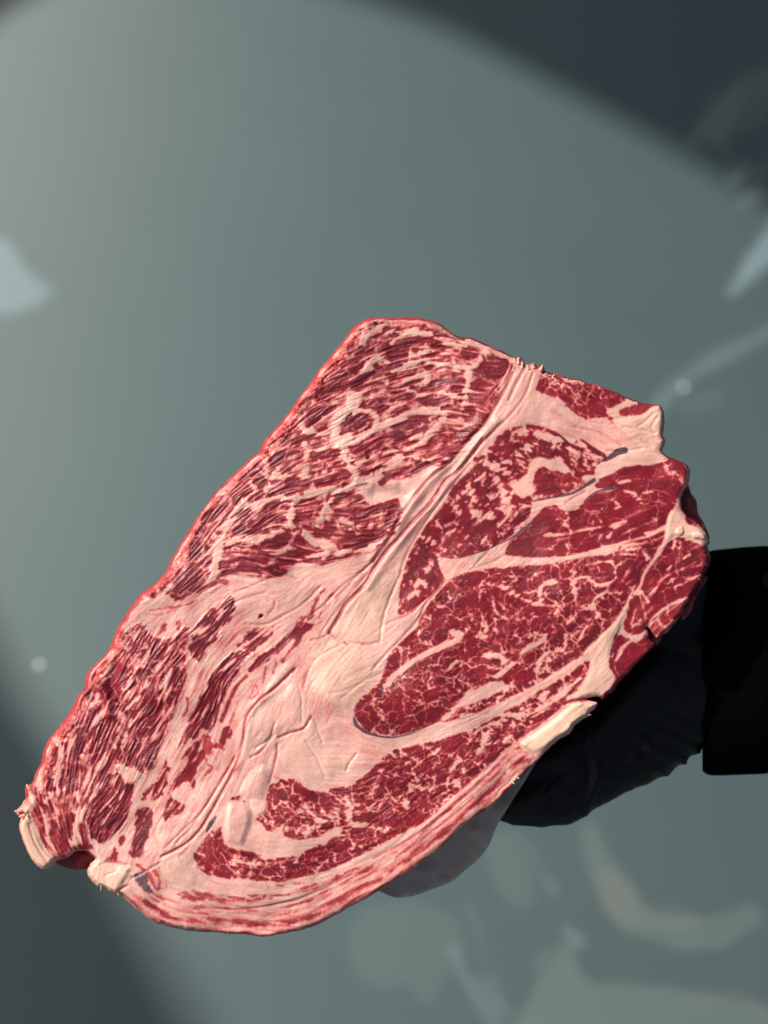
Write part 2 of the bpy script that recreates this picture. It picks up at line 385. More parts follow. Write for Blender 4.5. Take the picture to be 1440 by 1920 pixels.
# ---------------- A: the streaky upper left muscle
A = [(672,622),(700,603),(745,600),(790,604),(830,622),(870,640),(920,658),(962,680),(958,700),(940,730),(928,760),(905,800),(880,828),(852,855),(826,878),(800,885),(775,905),(745,915),(752,940),(755,965),(735,1000),(708,1028),(680,1042),(640,1050),(600,1062),(560,1058),(530,1080),(500,1086),(450,1078),(420,1082),(400,1100),(370,1118),(330,1118),(300,1108),(318,1068),(350,1010),(400,935),(450,885),(492,845),(530,795),(570,742),(610,690),(650,645)]
muscle(A, 'streak', .16, .56, .6, .5, rough=1., name='muscle', fade=3)
for pts, w in [
 ([(682,642),(690,628),(712,616)], 15), ([(700,640),(740,622),(760,628)],5),
 ([(735,642),(755,630),(778,624),(806,628),(835,641),(862,651),(885,644),(905,652)], 9),
 ([(880,634),(900,644),(915,652)], 6),
 ([(916,650),(906,668),(893,684),(880,694),(876,720),(873,745),(868,762)], 13),
 ([(738,697),(765,684),(794,676),(825,683),(855,689),(880,690)], 10), ([(770,664),(790,658),(806,652),(820,668)], 7),
 ([(700,700),(690,688),(706,674),(725,678)], 9), ([(658,712),(680,704),(694,690)],7),
 ([(760,712),(785,704),(800,700),(800,712),(780,722)], 9), ([(760,728),(800,742),(830,738),(862,744)], 6),
 ([(640,835),(668,822),(700,806),(740,788),(780,773),(812,768),(835,775)], 15),
 ([(838,772),(828,790),(810,806),(797,822),(778,834),(760,847),(736,866),(712,884),(690,894),(668,905)], 12),
 ([(660,742),(656,752),(668,745),(664,765)], 22), ([(664,765),(680,768),(704,778),(706,794),(690,806)], 11),
 ([(660,750),(645,778),(634,800),(620,812),(598,812),(572,806),(561,790),(560,768)], 12),
 ([(632,790),(628,815),(640,832),(636,828),(655,820)], 18),
 ([(640,835),(648,852),(656,872),(668,892),(674,905),(684,925),(700,938)], 14),
 ([(485,880),(500,896),(506,910),(498,922)], 9), ([(540,800),(520,835),(505,860),(488,880)], 4),
 ([(455,950),(480,948),(505,938),(522,932),(551,936),(579,927),(615,920),(642,918),(670,906)], 12),
 ([(500,884),(530,892),(560,898),(590,893)], 4), ([(470,905),(480,920),(470,930),(456,940)], 9),
 ([(462,948),(448,960),(434,980),(420,1003),(411,1024),(404,1052),(402,1080),(394,1102)], 17),
 ([(553,938),(549,955),(546,972),(548,992),(552,1006)], 11),
 ([(428,1018),(452,1010),(478,1016),(494,1008),(515,1000),(540,992)], 10), ([(478,1016),(500,1030),(520,1034),(548,1026)], 7),
 ([(626,928),(614,948),(604,966),(596,984)], 11), ([(604,966),(630,985),(655,992)], 4),
 ([(572,1000),(585,1012),(604,1020),(622,1028)], 17), ([(640,1030),(670,1034),(700,1024)],9),
 ([(560,1050),(590,1042),(620,1040),(640,1038)], 8),
 ([(672,984),(690,980),(708,970),(742,966)], 7), ([(640,975),(655,980),(670,978)], 5),
 ([(720,1018),(700,1012),(670,1005)], 3), ([(770,855),(790,862),(808,866)], 5), ([(780,880),(760,886),(740,884)],4),
 ([(792,860),(812,866),(826,872)], 7), ([(706,862),(722,852),(745,845)], 5),
 ([(770,820),(790,808),(800,800)], 7), ([(560,842),(590,845),(625,838),(640,838)], 5),
 ([(506,848),(540,838),(575,828)], 5), ([(590,765),(620,758),(645,748)],4)]:
    fatline(pts, w, 1.1, .8, .55)
fatpoly([(672,900),(700,893),(735,898),(770,893),(795,878),(822,872),(815,892),(790,918),(768,950),(756,972),(754,945),(746,934),(720,940),(696,946),(682,930)], .7, .2, 0, .12)
# dark streaks that stand out
for pts, w in [([(600,735),(625,722),(657,706)],7),([(640,728),(680,708),(720,694),(750,682)],9),([(730,664),(752,648),(772,640),(790,638)],15),([(700,655),(680,668),(650,684),(625,702)],8),
   ([(790,636),(812,633)],6),([(800,870),(770,882),(735,892),(715,905)],11),([(830,848),(850,838),(870,826)],13),([(835,825),(860,815),(885,803)],12),([(690,858),(684,838),(692,846)],8),
   ([(745,948),(720,950),(690,958),(665,960)],12),([(745,982),(725,988),(700,1000)],10),([(740,1000),(715,1004),(680,1008),(640,1004),(610,998)],6),
   ([(470,985),(500,975),(530,972)],14),([(450,1000),(480,996),(505,996)],9),([(500,1048),(470,1046),(440,1052),(420,1062)],9),([(470,1058),(500,1068),(525,1058)],9),([(350,1075),(370,1060),(395,1045)],10),
   ([(905,665),(910,678),(905,690)],6),([(820,715),(850,715),(870,717)],10),([(840,700),(868,702)],5),([(470,940),(490,932),(515,925)],7),([(640,812),(665,796),(690,785)],9),([(740,830),(770,815),(800,800)],7)]:
    leanline(pts, w, .93, 1.6)

zc = np.exp(-(((gx - 395) / 130) ** 2 + ((gy - 1330) / 190) ** 2) ** 2)
LEAN[:] = np.clip(LEAN + zc * (.16 * np.clip(.75 * LM + .6 * LF - .3, 0, 2) + .16 * np.clip(LC - .6, 0, 2)), 0, 1)
# ---------------- B, C: lower left muscles
B = [(200,1222),(222,1196),(245,1178),(262,1168),(290,1192),(318,1196),(345,1176),(356,1180),(352,1215),(352,1255),(345,1290),(330,1330),(312,1375),(300,1405),(286,1440),(262,1452),(250,1448),(238,1440),(215,1446),(196,1464),(180,1486),(170,1505),(164,1540),(166,1572),(178,1592),(160,1594),(138,1596),(122,1606),(104,1612),(84,1588),(66,1548),(54,1515),(62,1470),(84,1410),(120,1352),(150,1306),(168,1262)]
muscle(B, 'fibre', .16, .52, .6, .5, rough=1.15, name='muscle', fade=3)
muscle([(200,1452),(224,1450),(236,1468),(254,1468),(250,1498),(238,1530),(226,1556),(211,1566),(197,1584),(172,1574),(164,1545),(162,1520),(176,1492),(190,1470)], 'fibre', .45, .4, .8, .8, rough=1.1, name='muscle')
muscle([(438,1117),(424,1124),(400,1138),(374,1162),(356,1185),(362,1200),(352,1212),(358,1235),(376,1240),(392,1214),(410,1197),(416,1180),(432,1166),(442,1140)], 'islet', .15, .3, .8, .8, rough=1.)
muscle([(262,1105),(280,1098),(300,1100),(290,1118),(270,1125),(245,1150),(230,1165),(240,1140)], 'fibre', .2, .3, .8, .8)
muscle([(320,1112),(340,1115),(362,1108),(350,1122),(335,1128),(324,1124)], 'solid', 0, .3, .8, .5)
leanline([(372,1110),(392,1100),(410,1090),(425,1092)],8,.7,1.5); leanline([(280,1145),(310,1140),(345,1135),(370,1125)],4,.6,1.5); leanline([(270,1150),(300,1152),(330,1142)],3,.4,1.)
for p in ([(285,1200),(300,1186),(310,1172)], [(330,1172),(338,1163),(334,1180)]): leanline(p, 6, .75, 2.)
for p, w in [([(608,1106),(594,1124),(588,1140),(584,1152)],6),([(625,1111),(608,1134),(598,1158)],3.5),([(588,1152),(578,1160),(566,1158),(556,1170)],5)]: leanline(p, w, .8, 1.6)
muscle([(606,1162),(590,1168),(576,1166),(566,1156),(552,1174),(536,1192),(520,1206),(498,1220),(478,1236),(466,1256),(472,1262),(492,1246),(512,1232),(532,1216),(548,1202),(562,1196),(578,1186),(594,1178)], 'islet', .45, .3, .8, .5)
leanline([(562,1196),(552,1212),(540,1226),(530,1240)], 6, .8, 1.6); leanline([(470,1257),(482,1246),(496,1233),(512,1220)], 10, .98, .3, h=-.8)
leanline([(414,1352),(424,1330),(436,1302),(448,1282),(462,1268)], 6, .9, 1.)
leanline([(512,1232),(517,1245),(512,1262)],3,.6,1.5,red=.2); leanline([(498,1252),(493,1280)],2.4,.6,1.2,red=.3); leanline([(474,1296),(468,1310),(484,1300),(478,1285),(470,1305)],2,.5,1.,red=.3)
muscle([(516,1171),(500,1171),(475,1178),(458,1189),(450,1203),(438,1213),(455,1220),(466,1226),(481,1216),(496,1206),(511,1190)], 'islet', .12, .25, .6, .4)
muscle([(442,1222),(420,1234),(404,1254),(394,1272),(384,1292),(373,1312),(360,1332),(350,1350),(342,1370),(332,1390),(334,1402),(346,1396),(353,1384),(366,1390),(376,1372),(396,1366),(406,1350),(412,1330),(422,1310),(428,1290),(442,1270),(454,1250),(466,1234),(472,1224),(456,1220)], 'islet', .25, .3, .8, .8, rough=1., name='muscle')
muscle([(420,1362),(432,1360),(434,1380),(428,1394),(414,1402),(408,1386)], 'islet', .2, .3, .6, .3)
muscle([(366,1390),(380,1398),(388,1415),(380,1430),(371,1442),(364,1478),(350,1466),(340,1472),(322,1484),(316,1477),(330,1455),(346,1438),(350,1420),(338,1432),(328,1440),(344,1412),(358,1398)], 'islet', .3, .3, .7, .6)
muscle([(314,1484),(330,1500),(346,1510),(341,1526),(325,1531),(314,1544),(303,1530),(311,1505)], 'islet', .3, .3, .7, .5)
muscle([(313,1411),(305,1430),(295,1450),(284,1470),(266,1488),(260,1501),(275,1506),(291,1505),(304,1490),(314,1470),(316,1440)], 'islet', .2, .3, .8, .6)
muscle([(254,1520),(275,1514),(287,1520),(283,1550),(277,1580),(266,1605),(250,1611),(242,1600),(249,1570),(249,1540)], 'islet', .6, .3, .7, .6)
muscle([(222,1575),(229,1566),(236,1572),(232,1583),(225,1586)], 'solid', 0, .3, .3)
muscle([(206,1604),(214,1590),(222,1597),(221,1612),(214,1617),(196,1616)], 'islet', .4, .3, .6)
leanline([(352,1310),(352,1330),(344,1342)],5,.7,1.,red=.3)
muscle([(374,1392),(388,1380),(396,1394),(414,1398),(418,1408),(400,1406),(392,1416),(382,1410)], 'islet', .5, .4, 1.5, 0, red=.9)
for p in ([(388,1412),(386,1432),(396,1440),(392,1450)], [(378,1466),(384,1452),(398,1440)], [(396,1412),(404,1424)]): leanline(p, 2.4, .55, 1.5, red=.5)
for pts, w in [([(107,1386),(116,1410),(112,1440),(106,1466),(110,1486)],13),([(142,1488),(150,1508),(147,1535),(144,1568),(146,1580)],13),([(166,1398),(163,1430),(166,1465)],4),
   ([(80,1512),(88,1545),(94,1575),(100,1595)],7),([(120,1480),(100,1490),(84,1505)],8),([(262,1455),(248,1445),(232,1440),(222,1436)],12),([(128,1575),(140,1588),(124,1600)],7),
   ([(196,1262),(205,1245),(212,1222)],7),([(236,1215),(250,1200),(262,1185)],6),([(268,1252),(276,1238),(284,1226)],9),([(305,1290),(318,1270),(322,1255)],5),
   ([(238,1330),(250,1318),(262,1306)],6),([(210,1330),(222,1310),(236,1290)],4),([(186,1440),(200,1420),(214,1400)],5),([(225,1390),(238,1370),(246,1350)],5),([(118,1420),(128,1400),(140,1380)],3),
   ([(248,1262),(242,1280),(240,1296)],5),([(310,1225),(322,1212),(330,1200)],5)]:
    fatline(pts, w, 1.1, .6, .7)

# ---------------- D: the eye muscle
D_ = [(965,801),(990,796),(1015,799),(1040,808),(1058,820),(1074,833),(1082,823),(1100,827),(1122,842),(1138,854),(1140,864),(1126,870),(1117,880),(1116,890),(1098,891),(1092,897),(1101,905),(1080,917),(1060,928),(1030,936),(1004,941),(996,955),(992,976),(978,992),(958,1006),(938,1020),(915,1032),(886,1042),(852,1048),(822,1046),(826,1066),(834,1085),(824,1098),(806,1118),(784,1136),(762,1150),(746,1150),(748,1120),(752,1090),(762,1052),(772,1028),(790,997),(801,982),(818,962),(832,944),(840,926),(850,910),(862,898),(877,886),(888,870),(889,858),(905,850),(924,848),(912,841),(925,831),(933,818),(948,808)]
muscle(D_, 'blob', .27, .22, .35, 0, rough=.12, name='muscle', fade=1.5)
fatpoly([(998,864),(1012,858),(1032,860),(1052,855),(1062,874),(1074,888),(1092,900),(1102,904),(1086,906),(1062,893),(1046,884),(1034,884),(1018,876),(1008,884),(1008,900),(1000,908),(1002,926),(990,930),(978,936),(962,922),(958,905),(974,900),(988,888),(990,874)], .9, .1, 0, .05)
for pts, w in [([(1012,817),(1024,817)],17),([(972,850),(982,842),(996,838),(1004,832)],7),([(1084,832),(1094,836)],9),([(975,815),(985,808)],6),([(885,958),(897,968),(918,968)],9),([(932,902),(944,922),(950,940)],13),
   ([(857,934),(860,926),(874,922),(886,920)],5),([(894,862),(912,868),(930,876),(948,884),(955,890)],7),([(880,902),(892,898),(904,892),(906,886)],4),([(800,1008),(812,1014),(826,1026)],8),([(862,1022),(872,1012),(876,1000)],5),
   ([(905,1018),(912,1004),(914,996)],7),([(940,985),(950,968),(956,956)],9),([(835,1010),(850,1000),(862,996)],4),([(776,1098),(790,1090),(800,1102)],7),([(770,1120),(782,1112)],6),([(965,1010),(975,990),(985,982)],6),
   ([(1040,830),(1048,822)],6),([(1085,850),(1100,858),(1112,856),(1124,862)],5),([(1095,872),(1106,868)],4),([(1078,868),(1090,878)],3),([(940,860),(955,866)],4),([(985,870),(970,860)],4),([(1055,846),(1046,838)],4)]:
    fatline(pts, w, 1.6, 0, .05)
muscle([(998,905),(1008,882),(1016,878),(1020,886),(1034,884),(1050,890),(1044,902),(1052,920),(1040,928),(1020,932),(1008,922)],'blob',.7,.2,.8,0)
muscle([(1052,892),(1066,886),(1082,896),(1096,902),(1080,915),(1060,925),(1052,910)],'blob',.1,.2,.8,0,red=.35)

# ---------------- E, F: right hand muscles
E = [(955,1042),(950,1026),(958,1012),(974,996),(998,976),(1008,962),(1024,952),(1042,949),(1056,956),(1078,958),(1090,946),(1100,934),(1118,924),(1150,918),(1118,912),(1122,902),(1148,886),(1176,874),(1212,872),(1236,868),(1256,860),(1276,866),(1287,880),(1285,900),(1276,924),(1262,958),(1254,980),(1248,1002),(1226,1014),(1180,1020),(1130,1030),(1080,1042),(1020,1046)]
muscle(E, 'solid', -.12, .5, .4, .3, rough=.15, name='muscle', fade=2)
F = [(838,1092),(868,1076),(916,1066),(980,1061),(1040,1055),(1090,1046),(1140,1036),(1190,1024),(1246,1006),(1240,1030),(1222,1052),(1206,1078),(1198,1104),(1184,1134),(1160,1166),(1128,1192),(1104,1218),(1090,1230),(1056,1252),(1018,1276),(980,1298),(944,1314),(900,1334),(858,1348),(800,1364),(758,1378),(722,1380),(692,1372),(670,1352),(664,1330),(680,1306),(704,1287),(716,1272),(722,1250),(732,1224),(752,1204),(780,1180),(786,1160),(800,1140),(818,1112)]
muscle(F, 'vein', .22, .30, .35, .25, rough=.15, name='muscle', fade=2)
muscle([(1100,1052),(1150,1036),(1200,1024),(1244,1008),(1236,1034),(1214,1062),(1200,1100),(1180,1136),(1165,1150),(1150,1120),(1130,1090),(1110,1075)], 'solid', -.35, .45, 3, .6, fade=2)
fatline([(940,1056,10),(975,1052,9),(1020,1050,7),(1060,1046,7),(1100,1036,5),(1150,1023,6),(1190,1012,5),(1220,1005,3),(1246,985,3)], 6, .6)
for pts, w in [([(1112,1044),(1150,1034),(1185,1030),(1210,1030)],3),([(1120,1052),(1150,1040),(1190,1040)],2.4),([(1100,1062),(1140,1052),(1152,1064)],3),([(1206,1036),(1212,1046)],8),([(1060,1046),(1066,1032),(1062,1020)],4),
   ([(1060,958),(1066,972),(1058,980),(1068,992),(1070,1000),(1040,1004),(1022,1006)],4),([(1070,1000),(1100,992),(1125,988)],2.5),([(1110,962),(1122,970),(1130,985)],2),([(1145,990),(1160,980),(1175,978)],3),([(1142,1006),(1150,994),(1168,984),(1190,978)],2.5),
   ([(1148,935),(1160,948),(1150,960)],2.5),([(1195,938),(1205,928),(1222,920)],4),([(1172,920),(1190,926),(1204,945)],5),([(1235,895),(1250,891),(1268,890)],2.5),([(1262,885),(1274,895),(1280,905)],5),([(1180,900),(1165,905)],5),([(1100,960),(1120,960),(1135,965)],2),
   ([(1255,985),(1240,993),(1215,1002)],7),([(916,1096),(946,1102),(964,1114),(978,1122),(1001,1131),(1037,1136),(1060,1134),(1076,1128),(1079,1112),(1073,1094),(1088,1080),(1086,1066)],6),
   ([(1088,1080),(1105,1086),(1120,1096),(1140,1094),(1155,1082)],5),([(1140,1094),(1134,1110),(1114,1124),(1112,1140),(1118,1154)],6),([(1134,1112),(1165,1112)],3),([(1013,1122),(1012,1102),(1024,1094),(1040,1090)],8),([(985,1112),(1005,1108)],4),
   ([(1064,1166),(1074,1160)],8),([(1012,1190),(1022,1190)],8),([(1018,1194),(1021,1224),(1012,1242),(1007,1262)],5.5),([(1021,1226),(1040,1222),(1058,1215),(1062,1192)],4),([(906,1160),(912,1176),(910,1195)],4),([(884,1142),(887,1166),(900,1172)],3),
   ([(823,1254),(838,1258),(854,1242),(870,1240)],3),([(800,1290),(830,1290),(850,1300)],3),([(756,1300),(790,1318),(830,1312)],3),([(925,1130),(932,1150),(950,1160)],3),([(1040,1140),(1046,1160)],3.5),([(1105,1160),(1095,1180),(1086,1200)],3.5),
   ([(903,1233),(920,1228),(936,1230),(946,1240)],8),([(932,1268),(946,1256),(962,1242),(982,1224),(1002,1210),(1018,1198)],9),
   ([(722,1290),(738,1268),(760,1248),(786,1232),(812,1218),(838,1208),(856,1202),(864,1192)],13),([(850,1186),(864,1190)],13),
   ([(700,1392),(740,1386),(790,1372,6),(826,1354,9),(856,1328,14),(884,1308,22),(912,1296,26),(936,1288,22),(952,1290,8)],10)]:
    fatline(pts, w, .9, 0, .1)
fatline([(1100,1226),(1056,1258),(1016,1280),(980,1300),(950,1320),(910,1344),(860,1364),(800,1382),(740,1396),(700,1404)], 4, .3)

# ---------------- H: lower crescent muscle and the strips under it
Hm = [(512,1470),(528,1462),(547,1460),(566,1470),(590,1484),(620,1481),(660,1470),(682,1455),(702,1438),(726,1414),(756,1402),(792,1396),(842,1381),(902,1358),(960,1328),(1012,1296),(1062,1266),(1098,1240),(1106,1250),(1086,1290),(1064,1310),(1040,1338),(1000,1370),(965,1396),(930,1426),(890,1462),(850,1500),(820,1530),(790,1548),(740,1570),(690,1598),(640,1624),(590,1640),(530,1652),(470,1652),(430,1648),(390,1640),(365,1617),(366,1596),(384,1572),(400,1556),(418,1544),(440,1500),(470,1490)]
muscle(Hm, 'mottle', .30, .33, .5, .4, rough=.5, name='muscle', fade=2)
fatpoly([(424,1500),(450,1486),(474,1506),(486,1528),(500,1545),(514,1556),(526,1548),(534,1566),(566,1573),(604,1566),(628,1553),(642,1558),(602,1584),(562,1600),(520,1608),(480,1600),(446,1592),(424,1580),(416,1550),(420,1524)], .8, .3, .05, .12)
muscle([(476,1522),(498,1520),(520,1512),(548,1518),(560,1534),(546,1550),(520,1548),(506,1560),(492,1548)],'mottle',.25,.3,1.4,.5,clear=False)
muscle([(535,1562),(550,1550),(580,1548),(592,1556),(580,1568),(556,1572)],'mottle',.0,.3,1,.5,red=.25)
muscle([(432,1500),(446,1492),(460,1498),(452,1508),(436,1512)],'mottle',.5,.3,1,.5)
for pts, w in [([(572,1506),(576,1520),(590,1532),(604,1540)],7),([(600,1510),(612,1530),(640,1536)],6),([(650,1496),(656,1520),(650,1540)],8),([(656,1508),(670,1522),(690,1520),(705,1505)],6),([(758,1500),(762,1512)],9),
   ([(660,1545),(690,1552),(720,1556)],6),([(632,1520),(634,1545)],5),([(440,1618),(460,1612),(476,1618)],8),([(700,1490),(705,1470),(715,1450)],4),([(770,1470),(790,1480),(810,1478)],3),([(900,1420),(906,1396),(916,1372)],5),
   ([(916,1398),(935,1390),(960,1385)],4),([(1012,1274),(1022,1296),(1018,1310)],5),([(1086,1272,10),(1066,1288,11),(1042,1310,12),(1016,1330,11),(990,1338,6),(955,1342,3),(930,1340,2)],8),([(866,1346),(920,1344)],5),([(990,1295),(1000,1300)],4)]:
    fatline(pts, w, 1.3, .6, .1)
muscle([(330,1680),(352,1668),(380,1672),(420,1676),(470,1676),(530,1672),(590,1656),(640,1638),(700,1608),(740,1590),(735,1600),(690,1626),(640,1650),(590,1668),(540,1682),(470,1694),(410,1696),(360,1692)], 'streak', .15, .45, .5, .8, rough=.5, name='muscle', tone=.72, red=.12)
muscle([(236,1688),(252,1676),(290,1690),(340,1708),(400,1716),(470,1714),(540,1702),(600,1682),(660,1654),(730,1612),(790,1572),(850,1520),(910,1466),(960,1422),(986,1404),(1004,1420),(960,1464),(900,1520),(840,1572),(770,1626),(700,1670),(640,1704),(580,1736),(500,1746),(420,1744),(340,1738),(290,1722)], 'mottle', -.55, .5, .5, 1.2, rough=.55, name='muscle', tone=.62, red=.25)
for pts, w in [([(640,1690),(700,1650),(760,1606),(820,1560),(870,1518),(930,1462),(965,1432)],7),([(700,1630),(760,1590),(810,1552)],5),([(400,1732),(480,1734),(560,1722)],6),([(300,1716),(350,1722)],5),([(505,1662),(570,1655)],4)]: leanline(pts, w, .5, 3.5, 2., red=.3)
fatline([(984,1398,10),(950,1424,15),(900,1468,20),(860,1502,22),(815,1540,20),(770,1566,15),(720,1590,10),(660,1618,7),(600,1645,5)], 16, .8, .5, .35)
RIMOUT = [(225,1680),(265,1712),(320,1739),(380,1749),(460,1753),(520,1754),(590,1737),(650,1705),(710,1672),(780,1627),(840,1580),(895,1532),(945,1489),(985,1447)]
DR = G.dist(smooth_poly(RIMOUT, False, 5)[0], 62, False) + 1.6 * nB + 2.4 * fbm(gx, gy, 60, 223, 2)
kr = sst(60, 50, DR) * sst(1004, 975, gx) * sst(235, 290, gx)
lay = .55 * np.exp(-((DR - 5) / 4.) ** 2) + .95 * np.exp(-((DR - 21) / 6.5) ** 2) + .45 * np.exp(-((DR - 36) / 3.) ** 2) + .65 * np.exp(-((DR - 46) / 4.5) ** 2)
lay = np.clip(lay * (.75 + .55 * nB + .35 * LM + .25 * nA) - .35 * np.clip(1 - V3 / .12, 0, 1), .03, .88)
LEAN[:] = LEAN * (1 - kr) + lay * kr
for pts in ([(700,1612),(760,1578),(830,1530),(890,1478),(930,1440)], [(370,1700),(430,1707),(480,1702),(540,1690),(600,1668),(660,1640)], [(760,1600),(830,1545),(890,1496)]): groove(pts, 1.5, 1.6, .35)
# cream fat cap with its crack, and the fat of the right edge
fatpoly([(1122,1314),(1090,1311),(1074,1317),(1040,1345),(1004,1372),(974,1396),(1000,1414),(1022,1406),(1052,1386),(1084,1360),(1112,1336),(1124,1320)], .15, 0, .85, .1, 2.5, 'fat_cap')
fatpoly([(1188,1106),(1180,1140),(1168,1165),(1162,1190),(1150,1215),(1146,1240),(1158,1250),(1156,1266),(1142,1282),(1126,1300),(1106,1307),(1072,1312),(1086,1290),(1100,1266),(1106,1236),(1092,1226),(1120,1196),(1150,1166),(1168,1140),(1182,1112)], .35, 0, .45, .2, 1.2, 'fat_cap')
groove([(1060,1320),(1076,1314),(1100,1312),(1124,1310)], 2.2, 6, .75); groove([(975,1397),(990,1405),(1003,1416)], 1.2, 3, .2)
# right hand edge pieces
fatpoly([(1252,968),(1262,955),(1276,962),(1300,976),(1322,994),(1334,1018),(1310,1012),(1290,1013),(1268,1006),(1256,1014),(1246,1006)], .3, 0, .35, .2, 2)
muscle([(1285,966),(1300,974),(1318,990),(1300,986),(1288,980)], 'solid', -.3, .4, .5, 0)
muscle([(1258,1014),(1274,1006),(1290,1013),(1316,1019),(1332,1035),(1336,1050),(1324,1085),(1304,1115),(1288,1140),(1258,1138),(1240,1142),(1224,1160),(1212,1176),(1207,1150),(1200,1115),(1209,1077),(1226,1052),(1244,1026)], 'solid', -.25, .4, .4, .4, rough=.2, name='muscle', fade=2)
fatline([(1262,985,10),(1255,1000,11),(1241,1026,9),(1224,1052,8),(1207,1076,6),(1201,1096,4),(1190,1112,5),(1180,1135,10)], 8, .3)
for pts, w in [([(1326,1058),(1292,1063),(1266,1072),(1240,1086),(1226,1104),(1214,1122)],3.5),([(1266,1012),(1262,1030),(1262,1050),(1252,1072)],2),([(1318,1078),(1292,1085),(1281,1095),(1266,1100),(1268,1112)],2.5),([(1276,1018),(1272,1046)],2),([(1280,1046),(1292,1040)],3),([(1200,1110),(1212,1125),(1204,1135)],5)]: fatline(pts, w, .8)
muscle([(1290,1122),(1284,1150),(1272,1162),(1262,1178),(1238,1197),(1222,1184),(1214,1172),(1222,1160),(1244,1140),(1266,1128)], 'fibre', .2, .4, .6, .5, rough=.3, name='muscle', red=.3)
for pts, w in [([(1288,1123),(1266,1130),(1244,1142),(1222,1162),(1218,1176)],6),([(1250,1140),(1252,1155),(1256,1162),(1270,1164)],4),([(1232,1160),(1240,1172),(1254,1178)],4)]: fatline(pts, w, .5)
muscle([(1182,1118),(1196,1118),(1206,1140),(1212,1165),(1213,1180),(1200,1190),(1180,1190),(1168,1178),(1174,1150)], 'solid', -.1, .35, .4, .3)
for pts, w in [([(1192,1138),(1187,1160),(1184,1172),(1198,1168),(1212,1158)],3.4),([(1168,1184),(1184,1194),(1200,1192),(1214,1182)],7)]: fatline(pts, w, .5)
muscle([(1154,1188),(1175,1196),(1190,1201),(1210,1190),(1220,1194),(1230,1210),(1190,1250),(1164,1280),(1148,1262),(1142,1240),(1146,1214)], 'solid', -.15, .4, .4, .4, rough=.25, name='muscle')
fatline([(1216,1182),(1188,1200),(1168,1216),(1156,1238)], 5, .5)
leanline([(1160,1272),(1148,1292),(1130,1308)], 9, .8, 1.4, red=.2)
# top right
muscle([(1016,696),(1034,700),(1058,710),(1091,717),(1134,727),(1182,748),(1166,756),(1150,763),(1140,771),(1147,785),(1126,782),(1103,785),(1084,778),(1067,768),(1051,750),(1030,744),(1005,734),(1008,718)], 'vein', .05, .35, .6, .5, rough=.2, name='muscle', fade=2)
muscle([(1160,771),(1178,760),(1195,754),(1226,757),(1222,768),(1207,776),(1184,788)], 'solid', .1, .4, .5, .3, red=.3)
fatpoly([(1186,748),(1192,757),(1170,764),(1156,772),(1148,768),(1158,758)], .3, 0, .3, .2)
for r in ([(1225,776),(1210,790),(1196,800)], [(1170,800),(1200,806),(1230,812)], [(1150,792),(1180,812),(1200,826),(1222,834)], [(1235,780),(1222,800),(1228,812)], [(1140,845),(1175,845),(1205,840)], [(1080,800),(1130,812),(1165,835)]): groove(r, 1.6, 2.2, .22)
